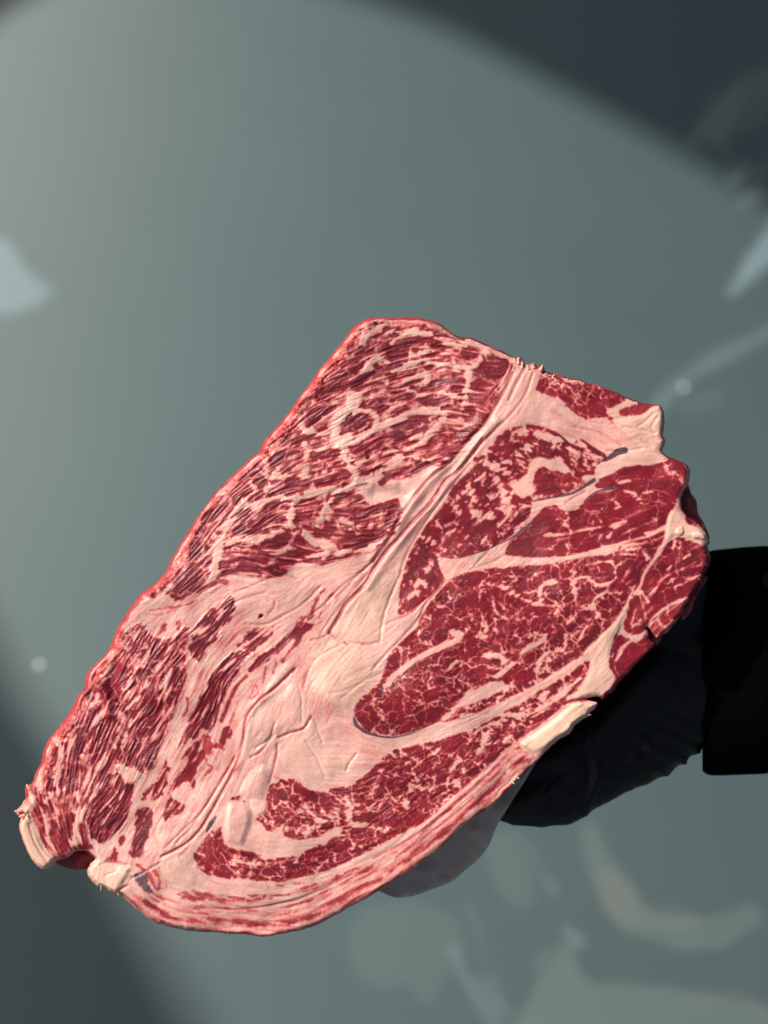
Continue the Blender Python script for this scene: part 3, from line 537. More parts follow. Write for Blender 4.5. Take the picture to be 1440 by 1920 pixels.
# ---------------- grooves and flaps of the fat
for pts, w, d, v in [
 ([(962,700),(945,735),(925,770),(905,800),(882,822),(862,845),(841,868),(808,895),(781,926),(754,964),(735,1000),(700,1050)], 3.5, 4, .34),
 ([(905,825),(880,858),(857,885),(837,901),(823,922),(801,951),(772,982),(745,1013),(731,1026),(704,1062),(686,1095),(650,1131),(636,1156),(618,1186)], 4.5, 5, .36),
 ([(1000,700),(985,740),(960,775),(935,800),(915,820),(890,848)], 2, 2.5, .25), ([(985,690),(968,720),(955,750)],3,3,.2),([(880,870),(850,908),(815,955),(785,1000),(765,1035),(750,1072)], 1.6, 2, .18),
 ([(740,1000),(712,1040),(680,1070),(640,1100),(600,1140),(570,1160)], 2, 2.5, .25), ([(700,1050),(660,1090),(630,1120)],1.5,2,.2), ([(690,1075),(655,1115),(620,1160),(600,1190)],1.5,1.6,.2),
 ([(618,1186),(630,1196),(652,1205),(688,1208),(712,1204)], 1.8, 3.5, .4), ([(713,1200),(716,1175),(722,1146),(740,1100),(753,1072)], 2, 3, .3), ([(618,1188),(600,1196),(585,1200)],1.5,2,.3),
 ([(553,1254),(518,1288),(484,1316),(462,1348),(455,1396),(438,1444),(412,1494),(392,1530),(372,1560),(346,1584),(304,1606)], 2.4, 5, .38),
 ([(470,1345),(450,1400),(430,1440),(400,1490),(360,1550),(330,1580)], 1.6, 2.2, .28), ([(440,1420),(410,1470),(380,1520),(340,1560),(310,1590)],1.4,2,.2),
 ([(584,1344),(570,1366),(545,1374),(523,1383)], 2, 4, .5), ([(514,1378),(500,1396),(486,1412),(470,1420)], 1.8, 3, .4), ([(520,1396),(519,1416),(514,1436),(505,1470)], 1.8, 3, .35), ([(516,1356),(505,1385),(480,1402)],1.6,3,.35),
 ([(574,1390),(596,1426),(609,1457)], 1.4, 2, .2), ([(668,1414),(655,1432),(650,1444)], 1.6, 3, .2), ([(560,1286),(566,1310),(566,1356)], 1.5, 2, .2), ([(590,1350),(600,1380),(604,1392)],1.3,2,.2),
 ([(645,1206),(600,1230),(580,1255),(570,1290)], 1.3, 1.8, .2), ([(440,1110),(470,1100),(520,1080),(560,1085)],1.4,1.6,.2), ([(420,1145),(450,1125),(500,1110)],1.5,1.8,.2),([(516,1128),(514,1140),(505,1150)],1.3,2.5,.25),
 ([(460,1170),(500,1170),(540,1150),(570,1130),(600,1100)],1.5,2,.22),
 ([(800,1120),(770,1150),(740,1162),(725,1170)],1.6,2,.3),([(836,1090),(800,1130),(785,1160),(750,1200),(725,1225),(700,1255)],2,2.5,.22),([(700,1262),(660,1290),(620,1300)],1.3,1.3,.15),([(720,1260),(680,1280),(640,1310)],1.3,1.3,.15),
 ([(940,1010),(915,1035),(890,1060)],1.4,1.8,.15),([(950,1040),(920,1055),(880,1068)],1.4,1.8,.15),
 ([(1098,922),(1078,932),(1060,944)],1.5,1.8,.2),([(300,1590),(290,1560),(305,1530)],1.6,2,.2),([(352,1590),(340,1605),(345,1615)],1.4,1.6,.2),([(250,1645),(275,1632),(300,1618)],2,3,.25),
 ([(240,1660),(225,1668),(219,1678)],2,5,.3),([(190,1620),(215,1618),(240,1622)],2,4,.35),([(200,1640),(225,1632),(245,1636)],1.6,2,.15)]:
    groove(pts, w, d, v)
# plates and lumps of hard fat
fatpoly([(700,1085),(722,1075),(748,1085),(722,1146),(712,1204),(680,1206),(645,1202),(622,1186),(650,1150)], 0, 0, .42, .1, 1.6, 'fat_plate', hs=18)
fatpoly([(615,1200),(690,1212),(712,1240),(700,1275),(668,1310),(655,1340),(640,1330),(600,1300),(580,1260)], 2., 0, .38, .22, 1.0, 'fat_plate', hs=14)
fatpoly([(520,1300),(548,1278),(566,1300),(566,1350),(545,1372),(520,1380),(500,1396),(470,1415),(452,1425),(462,1370),(480,1330)], 0, 0, .12, .12, 1.8, 'fat_plate', hs=20)
fatpoly([(524,1386),(566,1374),(585,1350),(620,1400),(660,1420),(650,1450),(610,1470),(580,1474),(548,1450),(524,1430)], .5, 0, .22, .15, 1.2, 'fat_plate', hs=20)
fatpoly([(446,1488),(456,1458),(474,1438),(496,1431),(508,1442),(506,1465),(500,1490),(492,1508),(470,1508)], 0, 0, .05, .08, 3, 'fat_lump', hs=18)
fatpoly([(424,1512),(440,1500),(470,1512),(475,1538),(467,1566),(457,1586),(436,1584),(420,1572)], 0, 0, .12, .08, 4.2, 'fat_lump', hs=14)
fatpoly([(468,1500),(498,1502),(500,1520),(486,1532),(474,1524)], 0, 0, .1, .08, 2, hs=6)
fatpoly([(298,1612),(325,1602),(352,1606),(372,1640),(368,1662),(340,1668),(312,1650)], 0, 0, .2, .12, 1.5, 'fat_plate', hs=18)
fatpoly([(160,1634),(172,1614),(195,1614),(215,1622),(245,1622),(246,1640),(236,1655),(222,1676),(195,1668),(170,1652)], 0, 0, .55, .25, 4, 'fat_lump', hs=12)
fatpoly([(42,1524),(54,1520),(66,1556),(84,1592),(106,1612),(98,1626),(84,1634),(64,1618),(42,1580),(34,1550)], 0, 0, .8, .2, 3, 'fat_lump', hs=6)
groove([(56,1545),(66,1575),(80,1600),(92,1620)], 1.6, 4, .12)
fatpoly([(34,1530),(24,1520),(38,1508),(48,1492),(46,1472),(60,1466),(70,1480),(66,1510),(56,1524)], .8, 0, .3, .6, 1.5, 'fat_lump')
fatpoly([(66,1450),(76,1432),(86,1450),(84,1476),(66,1480),(58,1472)], .5, 0, .1, .2, 1)
fatpoly([(1204,776),(1228,758),(1246,770),(1250,830),(1236,846),(1250,862),(1200,868),(1160,860),(1178,842),(1200,838),(1175,815),(1150,790),(1170,780)], .5, 0, .25, .35, 1.5, 'fat_lump')
fatpoly([(1296,1000),(1310,996),(1326,1002),(1334,1016),(1316,1014),(1300,1010)], 0, 0, .7, .2, 5, 'fat_lump', hs=5)
fatpoly([(1268,990),(1280,986),(1284,998),(1276,1006),(1266,1002)], 0, 0, .4, .2, 3, hs=5)
# gristle
gristle([(1172,844,13),(1160,847,13),(1148,855,10),(1136,862,6),(1122,867,2)], 8)
gristle([(1114,900,8),(1102,908,7),(1086,918,6),(1070,926,5),(1050,930,4),(1020,936,3),(998,940,2)], 5)
gristle([(1152,915,7),(1140,917,6),(1120,922,3),(1105,932,2),(1096,944,1)], 4)
gristle([(994,982,4),(980,993,5),(960,1008,3.5),(935,1020,2.5),(900,1035,2),(850,1048,1.5)], 3)
gristle([(715,1278,3),(717,1290,5),(715,1302,3)], 4); gristle([(734,1290,5),(748,1276,3),(764,1258,2),(785,1240,1.5),(812,1228,1)], 2, v=.8)
gristle([(664,1344,3),(668,1358,8),(684,1371,7),(705,1379,4),(735,1383,3),(770,1376,2.4),(800,1362,1.8),(830,1350,1)], 3)
gristle([(405,1532,5),(396,1545,9),(388,1560,3)], 7); gristle([(252,1640),(275,1634),(279,1652),(288,1668),(280,1676),(268,1668),(257,1654)], 0, True, .95)
gristle([(400,1704,1),(470,1703,2),(530,1692,4),(560,1685,3),(620,1662,1),(660,1640,1)], 3, v=.75)
gristle([(545,1182,2),(532,1200,6),(520,1216,2)],3,v=.5); gristle([(1165,1172,2),(1152,1205,3),(1146,1238,2)],3,v=.35)
# tiny hole and specks
HT[:] -= 14 * np.exp(-(((gx - 489) * .75 + (gy - 1155) * .66) ** 2 / 6 + ((gx - 489) * -.66 + (gy - 1155) * .75) ** 2 / 3)); leanline([(486,1158),(492,1153)], 4, 1., 0, .6); gristle([(486,1158),(492,1153)], 3.4)
leanline([(553,1255),(548,1262)],3,1.,.3); leanline([(823,918),(818,926)],5,.7,.5,red=.6); leanline([(645,1204),(650,1208)],3,.8,.3,red=.3)
leanline([(258,1620),(280,1640),(292,1664)],7,.5,2.,red=.7); leanline([(290,1632),(300,1650),(296,1668)],5,.4,2.,red=.6)
leanline([(564,908),(566,926)],6,.7,1.,red=.8)

# ---------------- outline of the slab
OUT = [(690,599),(705,596),(740,597),(775,596),(800,600),(820,606),(838,618),(862,632),(880,634),(900,642),(920,650),(945,661),(962,670),(968,671),(975,669),(981,676),(984,686),(990,684),(1002,682),(1008,690),(1018,684),(1022,698),(1040,702),(1062,709),(1085,713),(1100,718),(1125,723),(1150,735),(1172,745),(1190,751),(1200,757),(1225,760),(1237,760),(1243,772),(1245,790),(1242,812),(1246,828),(1240,845),(1252,858),(1270,864),(1285,872),(1292,885),(1289,905),(1280,925),(1278,945),(1286,966),(1305,978),(1318,992),(1327,1008),(1328,1018),(1324,1022),(1328,1035),(1332,1047),(1330,1058),(1322,1075),(1320,1088),(1308,1102),(1296,1122),(1285,1136),(1282,1148),(1272,1160),(1262,1175),(1240,1193),(1232,1195),(1216,1176),(1214,1180),(1220,1200),(1227,1209),(1212,1225),(1190,1247),(1172,1268),(1160,1280),(1150,1295),(1138,1303),(1130,1313),(1124,1306),(1095,1311),(1110,1314),(1121,1318),(1118,1326),(1108,1335),(1100,1345),(1080,1358),(1068,1375),(1050,1385),(1030,1402),(1012,1422),(1000,1432),(985,1445),(975,1455),(962,1472),(945,1487),(920,1512),(895,1530),(870,1550),(840,1578),(815,1600),(780,1625),(745,1648),(710,1670),(680,1688),(650,1703),(620,1720),(590,1735),(560,1745),(520,1752),(490,1755),(460,1751),(420,1749),(380,1747),(350,1744),(320,1737),(290,1728),(265,1710),(245,1692),(225,1677),(218,1676),(200,1668),(188,1663),(178,1658),(168,1646),(164,1634),(170,1622),(178,1612),(176,1606),(160,1594),(140,1595),(125,1607),(105,1613),(98,1622),(88,1629),(75,1627),(60,1610),(45,1580),(38,1558),(37,1540),(42,1530),(34,1528),(31,1520),(40,1510),(50,1495),(49,1476),(60,1470),(66,1455),(80,1425),(84,1405),(95,1385),(110,1365),(125,1345),(135,1330),(148,1305),(160,1290),(165,1265),(180,1245),(200,1225),(210,1208),(220,1180),(240,1150),(265,1115),(295,1090),(315,1065),(330,1035),(350,1005),(375,965),(400,930),(425,905),(450,880),(470,862),(486,847),(492,835),(510,812),(530,790),(545,768),(570,735),(600,695),(640,645),(665,615),(680,603)]
OP, _ = smooth_poly(OUT, True, 4)
q = fbm(OP[:, 0], OP[:, 1], 9, 101, 2)
tg = np.roll(OP, -1, 0) - np.roll(OP, 1, 0); nrm = np.stack([tg[:, 1], -tg[:, 0]], 1); nrm /= np.linalg.norm(nrm, axis=1)[:, None] + 1e-9   # outward
OP = OP + nrm * (q * 1.0)[:, None]
DO, NPO = G.dist(OP, 48, True, None, True)
INS = G.inside(OP)
# where the edge is: left rim rounder and red
leftness = sst(-.2, .35, (-(gx - 720) * .78 - (gy - 1250) * .62) / 400) * sst(1520, 1380, gy)
leftness = np.where((gx < 720) & (gy < 1500) & (gx + .62 * gy < 1160 + 20), 1, 0).astype(np.float32)
# the rim follows the upper left edge from the top corner to the lower left tip
rimw = 19 + 12 * fbm(gx, gy, 42, 121, 2) + 2.0 * nC
P_l = np.array([(30,1500),(84,1405),(148,1305),(200,1225),(240,1150),(315,1065),(400,930),(486,847),(545,768),(600,695),(640,645),(690,599),(760,590),(840,612)], float)
dl = G.dist(smooth_poly(P_l, False, 4)[0], 48, False)
isleft = dl < 40
RW = np.where(isleft, rimw, 13 + 3 * nA)
RD = np.where(isleft, 22, 10)
u = np.clip(DO / RW, 0, 1)
EDGE = -RD * (1 - np.sqrt(np.clip(1 - (1 - u) ** 2, 0, 1)))
topw = sst(700, 860, gx)
rimk = np.where(isleft, sst(1.15, .55, DO / rimw), 0) * sst(1.0, 0.2, np.clip((gx - 760) / 90, 0, 1))
RED = np.maximum(RED, rimk * np.clip(.50 + .8 * nB + .3 * LM, .05, .95) * (1 - .5 * sst(660, 730, gx)) * (1 - .5 * CREAM))
LEAN = LEAN * (1 - .55 * rimk) + .5 * rimk * np.clip(.5 + .5 * nB, 0, 1) * .6
edgel = sst(5, 1.5, DO) * (~isleft)
LEAN = np.clip(LEAN + edgel * .18 * (1 - CREAM), 0, 1)
# relief
LEAN = blur(LEAN.astype(np.float32), 1)
mask_lean = np.clip(LEAN, 0, 1)
ML = blur(mask_lean.astype(np.float32), 1)
HT += 7.0 * nD + 2.2 * fbm(gx, gy, 62, 131, 2) + .45 * fbm(gx, gy, 22, 137, 2)
HT += ROUGH * (.38 * LM + .42 * LF + .25 * LC) * (.25 + .75 * ML)
HT += (1 - ML) * (.10 * LM + .07 * LF) + .12 * nC + .05 * rs.standard_normal(gx.shape)
HT += (.2 + .9 * ROUGH) * (1 - ML)
GR = np.maximum(GR, .16 * sst(-.2, .6, nA + .4 * nB) * sst(.6, 1., ROUGH) * ML)
HT += rimk * (2.6 * nB + 1.2 * LM + 1.2 * nC)
# fold on the left rim and the ridge beside the big seam
def hump(pts, w, h):
    P, _ = smooth_poly(pts, False, 5); d = G.dist(P, w * 2.2, False); HT[:] += h * np.exp(-(d / w) ** 2)
hump([(170,1282),(188,1290),(200,1310),(205,1340)], 8, 8); hump([(165,1300),(150,1330)], 10, -3); hump([(214,1250),(206,1280),(222,1310)], 9, -7)
hump([(900,790),(860,838),(815,888),(775,940),(740,990),(700,1045)], 13, 5); hump([(930,790),(880,850),(840,905),(790,965),(740,1030),(690,1100)], 8, 4)
hump([(540,1250),(500,1300),(470,1335),(462,1390),(440,1440)], 8, 2.5); hump([(760,930),(730,925),(705,925)], 12, -5); hump([(700,905),(740,908)],8,3)
hump([(488,842),(500,858)], 6, 5); hump([(330,1100),(370,1085),(410,1060)], 20, 3)
HT *= sst(0, 9, DO) * .9 + .1
HT += EDGE

# ---------------- build the parts of the face
steak = bpy.data.objects.new('raw_beef_steak', None); COL.objects.link(steak); steak.location = onplane(700, 1200, -60)
bpy.context.view_layer.update()
SINV = np.array(steak.location)
tag(steak, 'large raw marbled beef steak held up in front of the grey green floor', 'steak')
INSD = INS & (DO > .35)
px_ = gx.copy(); py_ = gy.copy()
allin = INSD[:-1, :-1] & INSD[1:, :-1] & INSD[:-1, 1:] & INSD[1:, 1:]
used = np.zeros(gx.shape, bool)
for a, b in ((slice(None, -1), slice(None, -1)), (slice(1, None), slice(None, -1)), (slice(None, -1), slice(1, None)), (slice(1, None), slice(1, None))): used[a, b] |= allin
full = np.zeros(gx.shape, bool); full[1:-1, 1:-1] = allin[:-1, :-1] & allin[1:, :-1] & allin[:-1, 1:] & allin[1:, 1:]
bd = used & ~full & (DO < 3)
px_[bd] = NPO[bd, 0]; py_[bd] = NPO[bd, 1]
V = onplane_np(px_, py_, HT)
# exact normals from the whole sheet, so the parts meet without a seam
gu = np.gradient(V, axis=1); gv = np.gradient(V, axis=0)
NRM = np.cross(gv, gu); NRM /= np.linalg.norm(NRM, axis=2)[..., None] + 1e-12
if (NRM[400, 500] @ np.array(NW)) < 0: NRM = -NRM
cellab = LAB[:-1, :-1]
vid = np.arange(gx.size).reshape(gx.shape)
TIS = np.stack([np.clip(LEAN, 0, 1), np.clip(GR, 0, 1), np.clip(RED, 0, 1), np.clip(CREAM, 0, 1)], 2).astype(np.float32).reshape(-1, 4)
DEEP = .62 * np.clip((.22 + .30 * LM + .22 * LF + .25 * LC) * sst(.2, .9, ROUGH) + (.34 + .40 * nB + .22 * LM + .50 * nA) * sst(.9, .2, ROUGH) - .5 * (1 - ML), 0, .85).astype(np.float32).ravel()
Vf = (V - SINV).reshape(-1, 3); NF = NRM.reshape(-1, 3)
for li, nm in enumerate(parts):
    c = allin & (cellab == li)
    if c.sum() < 30: continue
    ii, jj = np.nonzero(c)
    f = np.stack([vid[ii, jj], vid[ii + 1, jj], vid[ii + 1, jj + 1], vid[ii, jj + 1]], 1)
    uq, inv = np.unique(f, return_inverse=True)
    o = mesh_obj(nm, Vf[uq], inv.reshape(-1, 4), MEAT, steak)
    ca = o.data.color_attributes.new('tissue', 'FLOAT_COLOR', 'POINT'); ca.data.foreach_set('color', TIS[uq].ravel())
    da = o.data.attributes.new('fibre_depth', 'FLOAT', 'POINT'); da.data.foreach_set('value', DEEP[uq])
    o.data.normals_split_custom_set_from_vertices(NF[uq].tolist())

# ---------------- side and back of the slab
def frame_pt(P2, h): return behind_np(P2[:, 0], P2[:, 1], h)
cen = np.array([700., 1230.])
n = len(OP)
left = (OP[:, 0] < 700) & (OP[:, 1] < 1460) & (OP[:, 0] * .62 + OP[:, 1] * .5 < 1e9) & ((OP[:, 0] - 700) * .8 + (OP[:, 1] - 600) * .5 < 120) 
wob = fbm(OP[:, 0], OP[:, 1], 40, 201, 3)
rings = []; prof = [(-1.2, 0.6, -9), (0.6, 0.8, -16), (1.0, 2.5, -30), (-2, 5, -55), (-8, 8, -90), (-18, 7, -120), (-34, 4, -138), (-90, 0, -146)]
tgo = np.roll(OP, -3, 0) - np.roll(OP, 3, 0); no_ = np.stack([tgo[:, 1], -tgo[:, 0]], 1); no_ /= np.linalg.norm(no_, axis=1)[:, None] + 1e-9
edge_h = np.where(((OP[:, 0] < 840) & (OP[:, 1] < 1500) & (OP[:, 0] + 1.0 * OP[:, 1] < 1560 + 0 * OP[:, 0])), -21, -9)
for k, (off, amp, h) in enumerate(prof):
    hh = np.where(edge_h < -15, min(h, -20 - 4 * k), h)
    base = OP
    pp = base + no_ * (off + amp * wob * .5)[:, None] * 1.0
    if k >= 6: pp = cen + (OP - cen) * (.93 if k == 6 else .78)
    rings.append(behind_np(pp[:, 0], pp[:, 1], hh + 2 * fbm(OP[:, 0] + k * 31, OP[:, 1], 25, 207, 2)) if k > 1 else onplane_np(pp[:, 0], pp[:, 1], hh * 1.0))
cp = behind_np(np.array([cen[0]]), np.array([cen[1]]), np.array([-150.]))
VV = np.concatenate(rings + [cp]) - SINV
Fq = []
for k in range(len(prof) - 1):
    a = np.arange(n); b = (a + 1) % n
    Fq.append(np.stack([k * n + a, k * n + b, (k + 1) * n + b, (k + 1) * n + a], 1))
Fq = np.concatenate(Fq)
side = mesh_obj('cut_side', VV, Fq, MEAT, steak)
back_f = np.stack([(len(prof) - 1) * n + np.arange(n), (len(prof) - 1) * n + (np.arange(n) + 1) % n, np.full(n, len(prof) * n)], 1)
bk = mesh_obj('back_face', VV[(len(prof) - 1) * n:], back_f - (len(prof) - 1) * n, MEAT, steak)
t1 = fbm(np.tile(OP[:, 0], len(prof)), np.tile(OP[:, 1], len(prof)) + np.repeat(np.arange(len(prof)), n) * 9, 16, 211, 3)
fatty = sst(.2, .9, t1)
cols = np.zeros((len(VV), 4), np.float32); m0 = len(prof) * n
cols[:m0, 0] = 1 - .7 * fatty; cols[:m0, 2] = np.tile(np.where(edge_h < -15, .7, .1), len(prof)); cols[m0:, 0] = 1
tops = np.tile((OP[:, 1] > 1500).astype(float), len(prof)); cols[:m0, 0] *= 1 - .75 * tops
side.data.color_attributes.new('tissue', 'FLOAT_COLOR', 'POINT').data.foreach_set('color', cols.ravel())
bk.data.color_attributes.new('tissue', 'FLOAT_COLOR', 'POINT').data.foreach_set('color', cols[(len(prof) - 1) * n:].ravel())

# ---------------- deeper meat seen in the two notches, and shreds of fat on the edge
def lump(name, pts, h0, h1, tissue, seed, dome=8):
    P, _ = smooth_poly(pts, True, 4); c = P.mean(0); m = len(P); R_ = [0, .35, .65, .88, 1.0, 1.0, .8]
    rr = []
    for k, r in enumerate(R_):
        h = h0 + dome * (1 - r * r) if k < 5 else (h0 - (h0 - h1) * (.5 if k == 5 else 1.))
        q = c + (P - c) * max(r, .02)
        hn = 2.2 * fbm(q[:, 0], q[:, 1], 9, seed, 3)
        rr.append(behind_np(q[:, 0], q[:, 1], h + hn))
    v = np.concatenate(rr) - SINV
    a = np.arange(m); b = (a + 1) % m
    f = np.concatenate([np.stack([k * m + a, k * m + b, (k + 1) * m + b, (k + 1) * m + a], 1) for k in range(len(R_) - 1)])
    o = mesh_obj(name, v, f, MEAT, steak)
    cc = np.tile(np.array(tissue, np.float32), (len(v), 1)); cc[:, 0] *= np.clip(.9 + .25 * fbm(v[:, 0] / PX, v[:, 1] / PX, 10, seed + 3, 2), 0, 1)
    o.data.color_attributes.new('tissue', 'FLOAT_COLOR', 'POINT').data.foreach_set('color', cc.ravel())
    return o
lump('inner_meat', [(98,1606),(120,1600),(142,1588),(165,1588),(184,1604),(172,1624),(150,1631),(125,1627),(105,1618)], -45, -100, (1,.12,0,0), 301)
lump('inner_meat', [(1268,905),(1288,905),(1296,925),(1306,940),(1309,962),(1322,985),(1330,1012),(1310,1012),(1285,985)], -50, -110, (1,.3,0,0), 307)
lump('inner_meat', [(1200,1186),(1214,1176),(1236,1188),(1240,1198),(1226,1212),(1214,1206)], -40, -90, (1,.2,0,0), 311)
lump('inner_meat', [(1278,1150),(1296,1118),(1320,1085),(1326,1085),(1305,1120),(1295,1148),(1280,1162)], -30, -90, (.9,.1,.1,0), 313, 3)
def shred(a, b, r, h=-6, tis=(.05,0,0,.5)):
    pts = []; fs = []
    a = np.array(a, float); b = np.array(b, float); d = b - a; L = np.linalg.norm(d); d /= L; pr = np.array([-d[1], d[0]])
    K = 7; M = 8; bend = random.uniform(-.25, .25) * L
    for k in range(K):
        t = k / (K - 1); c = a + d * L * t + pr * bend * math.sin(t * 2.2) * t; rad = r * (1 - t) ** .6 * (1 + .25 * math.sin(k * 2.1)) + .25
        for m_ in range(M):
            an = m_ / M * 2 * math.pi; q = c + pr * math.cos(an) * rad; pts.append(onplane_np(np.array([q[0]]), np.array([q[1]]), np.array([h + 3 * t + math.sin(an) * rad]))[0])
    for k in range(K - 1):
        for m_ in range(M): fs.append((k * M + m_, k * M + (m_ + 1) % M, (k + 1) * M + (m_ + 1) % M, (k + 1) * M + m_))
    o = mesh_obj('fat_shred', np.array(pts) - SINV, fs, MEAT, steak)
    o.data.color_attributes.new('tissue', 'FLOAT_COLOR', 'POINT').data.foreach_set('color', np.tile(np.array(tis, np.float32), (len(pts), 1)).ravel())
for a, b, r in [((972,682),(974,668),3.5),((967,680),(966,669),2.5),((979,690),(981,676),2.5),((992,692),(989,682),3.5),((1002,690),(1000,681),3),((1014,694),(1019,683),3.2),((1018,704),(1026,697),2),
   ((1036,710),(1038,700),2.5),((1062,715),(1064,708),2.5),((40,1522),(25,1519),3),((42,1516),(27,1524),2.5),((46,1528),(33,1531),3.5),((54,1480),(50,1470),4),((188,1660),(186,1671),1.2),((218,1672),(221,1681),2),
   ((1096,1342),(1108,1338),2.2),((1058,1378),(1070,1372),1.8),((968,1456),(975,1460),2.4),((960,1466),(966,1470),2),((1196,758),(1194,752),2.4)]:
    shred(a, b, r)

# ================================================================== WHITE PAPER behind the lower edge
m, t, p = newmat('white_paper')
t.links.new(mix(t, maprange(t, noise(t, 60, 4), .35, .65), (.62, .60, .49), (.69, .67, .55)), p.inputs['Base Color']); p.inputs['Roughness'].default_value = .6
b = N(t, 'ShaderNodeBump'); b.inputs['Strength'].default_value = .4; b.inputs['Distance'].default_value = .002; t.links.new(noise(t, 55, 3, .5, 1.), b.inputs['Height']); t.links.new(b.outputs[0], p.inputs['Normal'])
PAPER = m
outer = [(1012,1418),(985,1462),(958,1504),(932,1548),(918,1582),(902,1604),(876,1628),(846,1652),(808,1668),(768,1681),(738,1681),(705,1668),(660,1650)]
inner = [(930,1380),(900,1400),(870,1420),(840,1440),(815,1460),(790,1480),(765,1498),(740,1510),(715,1522),(690,1534),(665,1545),(640,1556),(610,1560)]
oP, _ = smooth_poly(outer, False, 6); iP, _ = smooth_poly(inner, False, 6)
K = 22; vs = []
for k in range(K):
    t_ = k / (K - 1); q = iP + (oP - iP) * t_
    wv = fbm(q[:, 0], q[:, 1], 38, 401, 3)
    vs.append(behind_np(q[:, 0], q[:, 1], -158 + 26 * t_ ** 2.2 + 11 * wv * t_))
m_ = len(oP); vs = np.concatenate(vs); a = np.arange(m_ - 1)
f = np.concatenate([np.stack([k * m_ + a, k * m_ + a + 1, (k + 1) * m_ + a + 1, (k + 1) * m_ + a], 1) for k in range(K - 1)])
pc = vs.mean(0); paper = mesh_obj('paper_sheet', vs - pc, f, PAPER); paper.location = pc
so_ = paper.modifiers.new('thickness', 'SOLIDIFY'); so_.thickness = .0004
tag(paper, 'white paper sheet curling out from under the lower edge of the steak', 'paper')

# ================================================================== ARM: black sleeve and gloved hand
m, t, p = newmat('black_nitrile'); p.inputs['Base Color'].default_value = (.006, .005, .004, 1); p.inputs['Roughness'].default_value = .46; p.inputs['Specular IOR Level'].default_value = .34
b = N(t, 'ShaderNodeBump'); b.inputs['Strength'].default_value = .07; b.inputs['Distance'].default_value = .001; t.links.new(noise(t, 130, 3, .5, .6), b.inputs['Height']); t.links.new(b.outputs[0], p.inputs['Normal'])
GLOVE = m
m, t, p = newmat('black_knit'); p.inputs['Base Color'].default_value = (.0025, .0025, .0025, 1); p.inputs['Roughness'].default_value = 1; p.inputs['Specular IOR Level'].default_value = .0
b = N(t, 'ShaderNodeBump'); b.inputs['Strength'].default_value = .5; b.inputs['Distance'].default_value = .001; t.links.new(noise(t, 900, 2), b.inputs['Height']); t.links.new(b.outputs[0], p.inputs['Normal'])
KNIT = m
person = bpy.data.objects.new('person', None); COL.objects.link(person); person.location = onplane(1330, 1250, -230)
tag(person, 'person reaching in from the right in a black sleeve and black glove, holding the steak', 'person')
PL = np.array(person.location)
def caps(bm, pts):
    """chain of tapered limbs: (x, y, h, radius in pixels)"""
    pts = [(Vector(behind_np(np.array([x]), np.array([y]), np.array([h]))[0]), r * PX) for x, y, h, r in pts]
    for (a, ra), (b, rb) in zip(pts, pts[1:]):
        d = b - a; nseg = max(2, int(d.length / (min(ra, rb) * .35)))
        for i in range(nseg + 1):
            t_ = i / nseg; c = a.lerp(b, t_); r = ra + (rb - ra) * t_
            bmesh.ops.create_icosphere(bm, subdivisions=2, radius=r, matrix=Matrix.Translation(c))
bm = bmesh.new()
caps(bm, [(1320,1165,-250,104),(1250,1130,-240,112),(1150,1120,-225,80)]); caps(bm, [(1310,1290,-235,110),(1220,1290,-225,112),(1140,1370,-205,84),(1060,1420,-190,68),(1000,1440,-182,50)])
caps(bm, [(1560,1245,-255,100),(1400,1248,-250,104),(1310,1262,-245,116)])                     # forearm, wrist
for yy, rr in ((1190,95),(1250,98),(1318,92)): caps(bm, [(1330,1250,-245,100),(1240,yy,-238,rr),(1120,yy - 24,-228,70)])      # palm
caps(bm, [(1300,1320,-225,84),(1215,1392,-205,78),(1150,1428,-192,68),(1085,1464,-182,66)])      # thenar
caps(bm, [(1085,1462,-184,60),(1068,1470,-182,56),(1050,1486,-180,67),(1015,1495,-178,60),(970,1506,-180,45),(940,1510,-184,32)])         # thumb, last joint and tip
fing = [[(1120,1130,-215,46),(1020,1060,-192,41),(940,1000,-186,37),(880,955,-184,33)],
        [(1110,1170,-215,48),(1000,1120,-192,42),(900,1075,-186,38),(820,1035,-184,34)],
        [(1105,1225,-215,46),(1000,1195,-192,41),(900,1165,-186,37),(825,1138,-184,33)],
        [(1115,1290,-212,42),(1020,1275,-188,36),(945,1258,-182,33),(885,1240,-180,29)]]
for fg in fing: caps(bm, fg)
me = bpy.data.meshes.new('glove'); bm.to_mesh(me); bm.free()
gl = bpy.data.objects.new('glove', me); COL.objects.link(gl)
rm = gl.modifiers.new('r', 'REMESH'); rm.mode = 'VOXEL'; rm.voxel_size = .0017
sm = gl.modifiers.new('s', 'SMOOTH'); sm.iterations = 9; sm.factor = .6
dg = bpy.context.evaluated_depsgraph_get(); me2 = bpy.data.meshes.new_from_object(gl.evaluated_get(dg))
gl.modifiers.clear(); gl.data = me2; me2.name = 'glove'
co = np.zeros(len(me2.vertices) * 3, np.float32); me2.vertices.foreach_get('co', co); co = co.reshape(-1, 3)
nr = np.zeros(len(me2.vertices) * 3, np.float32); me2.vertices.foreach_get('normal', nr); nr = nr.reshape(-1, 3)
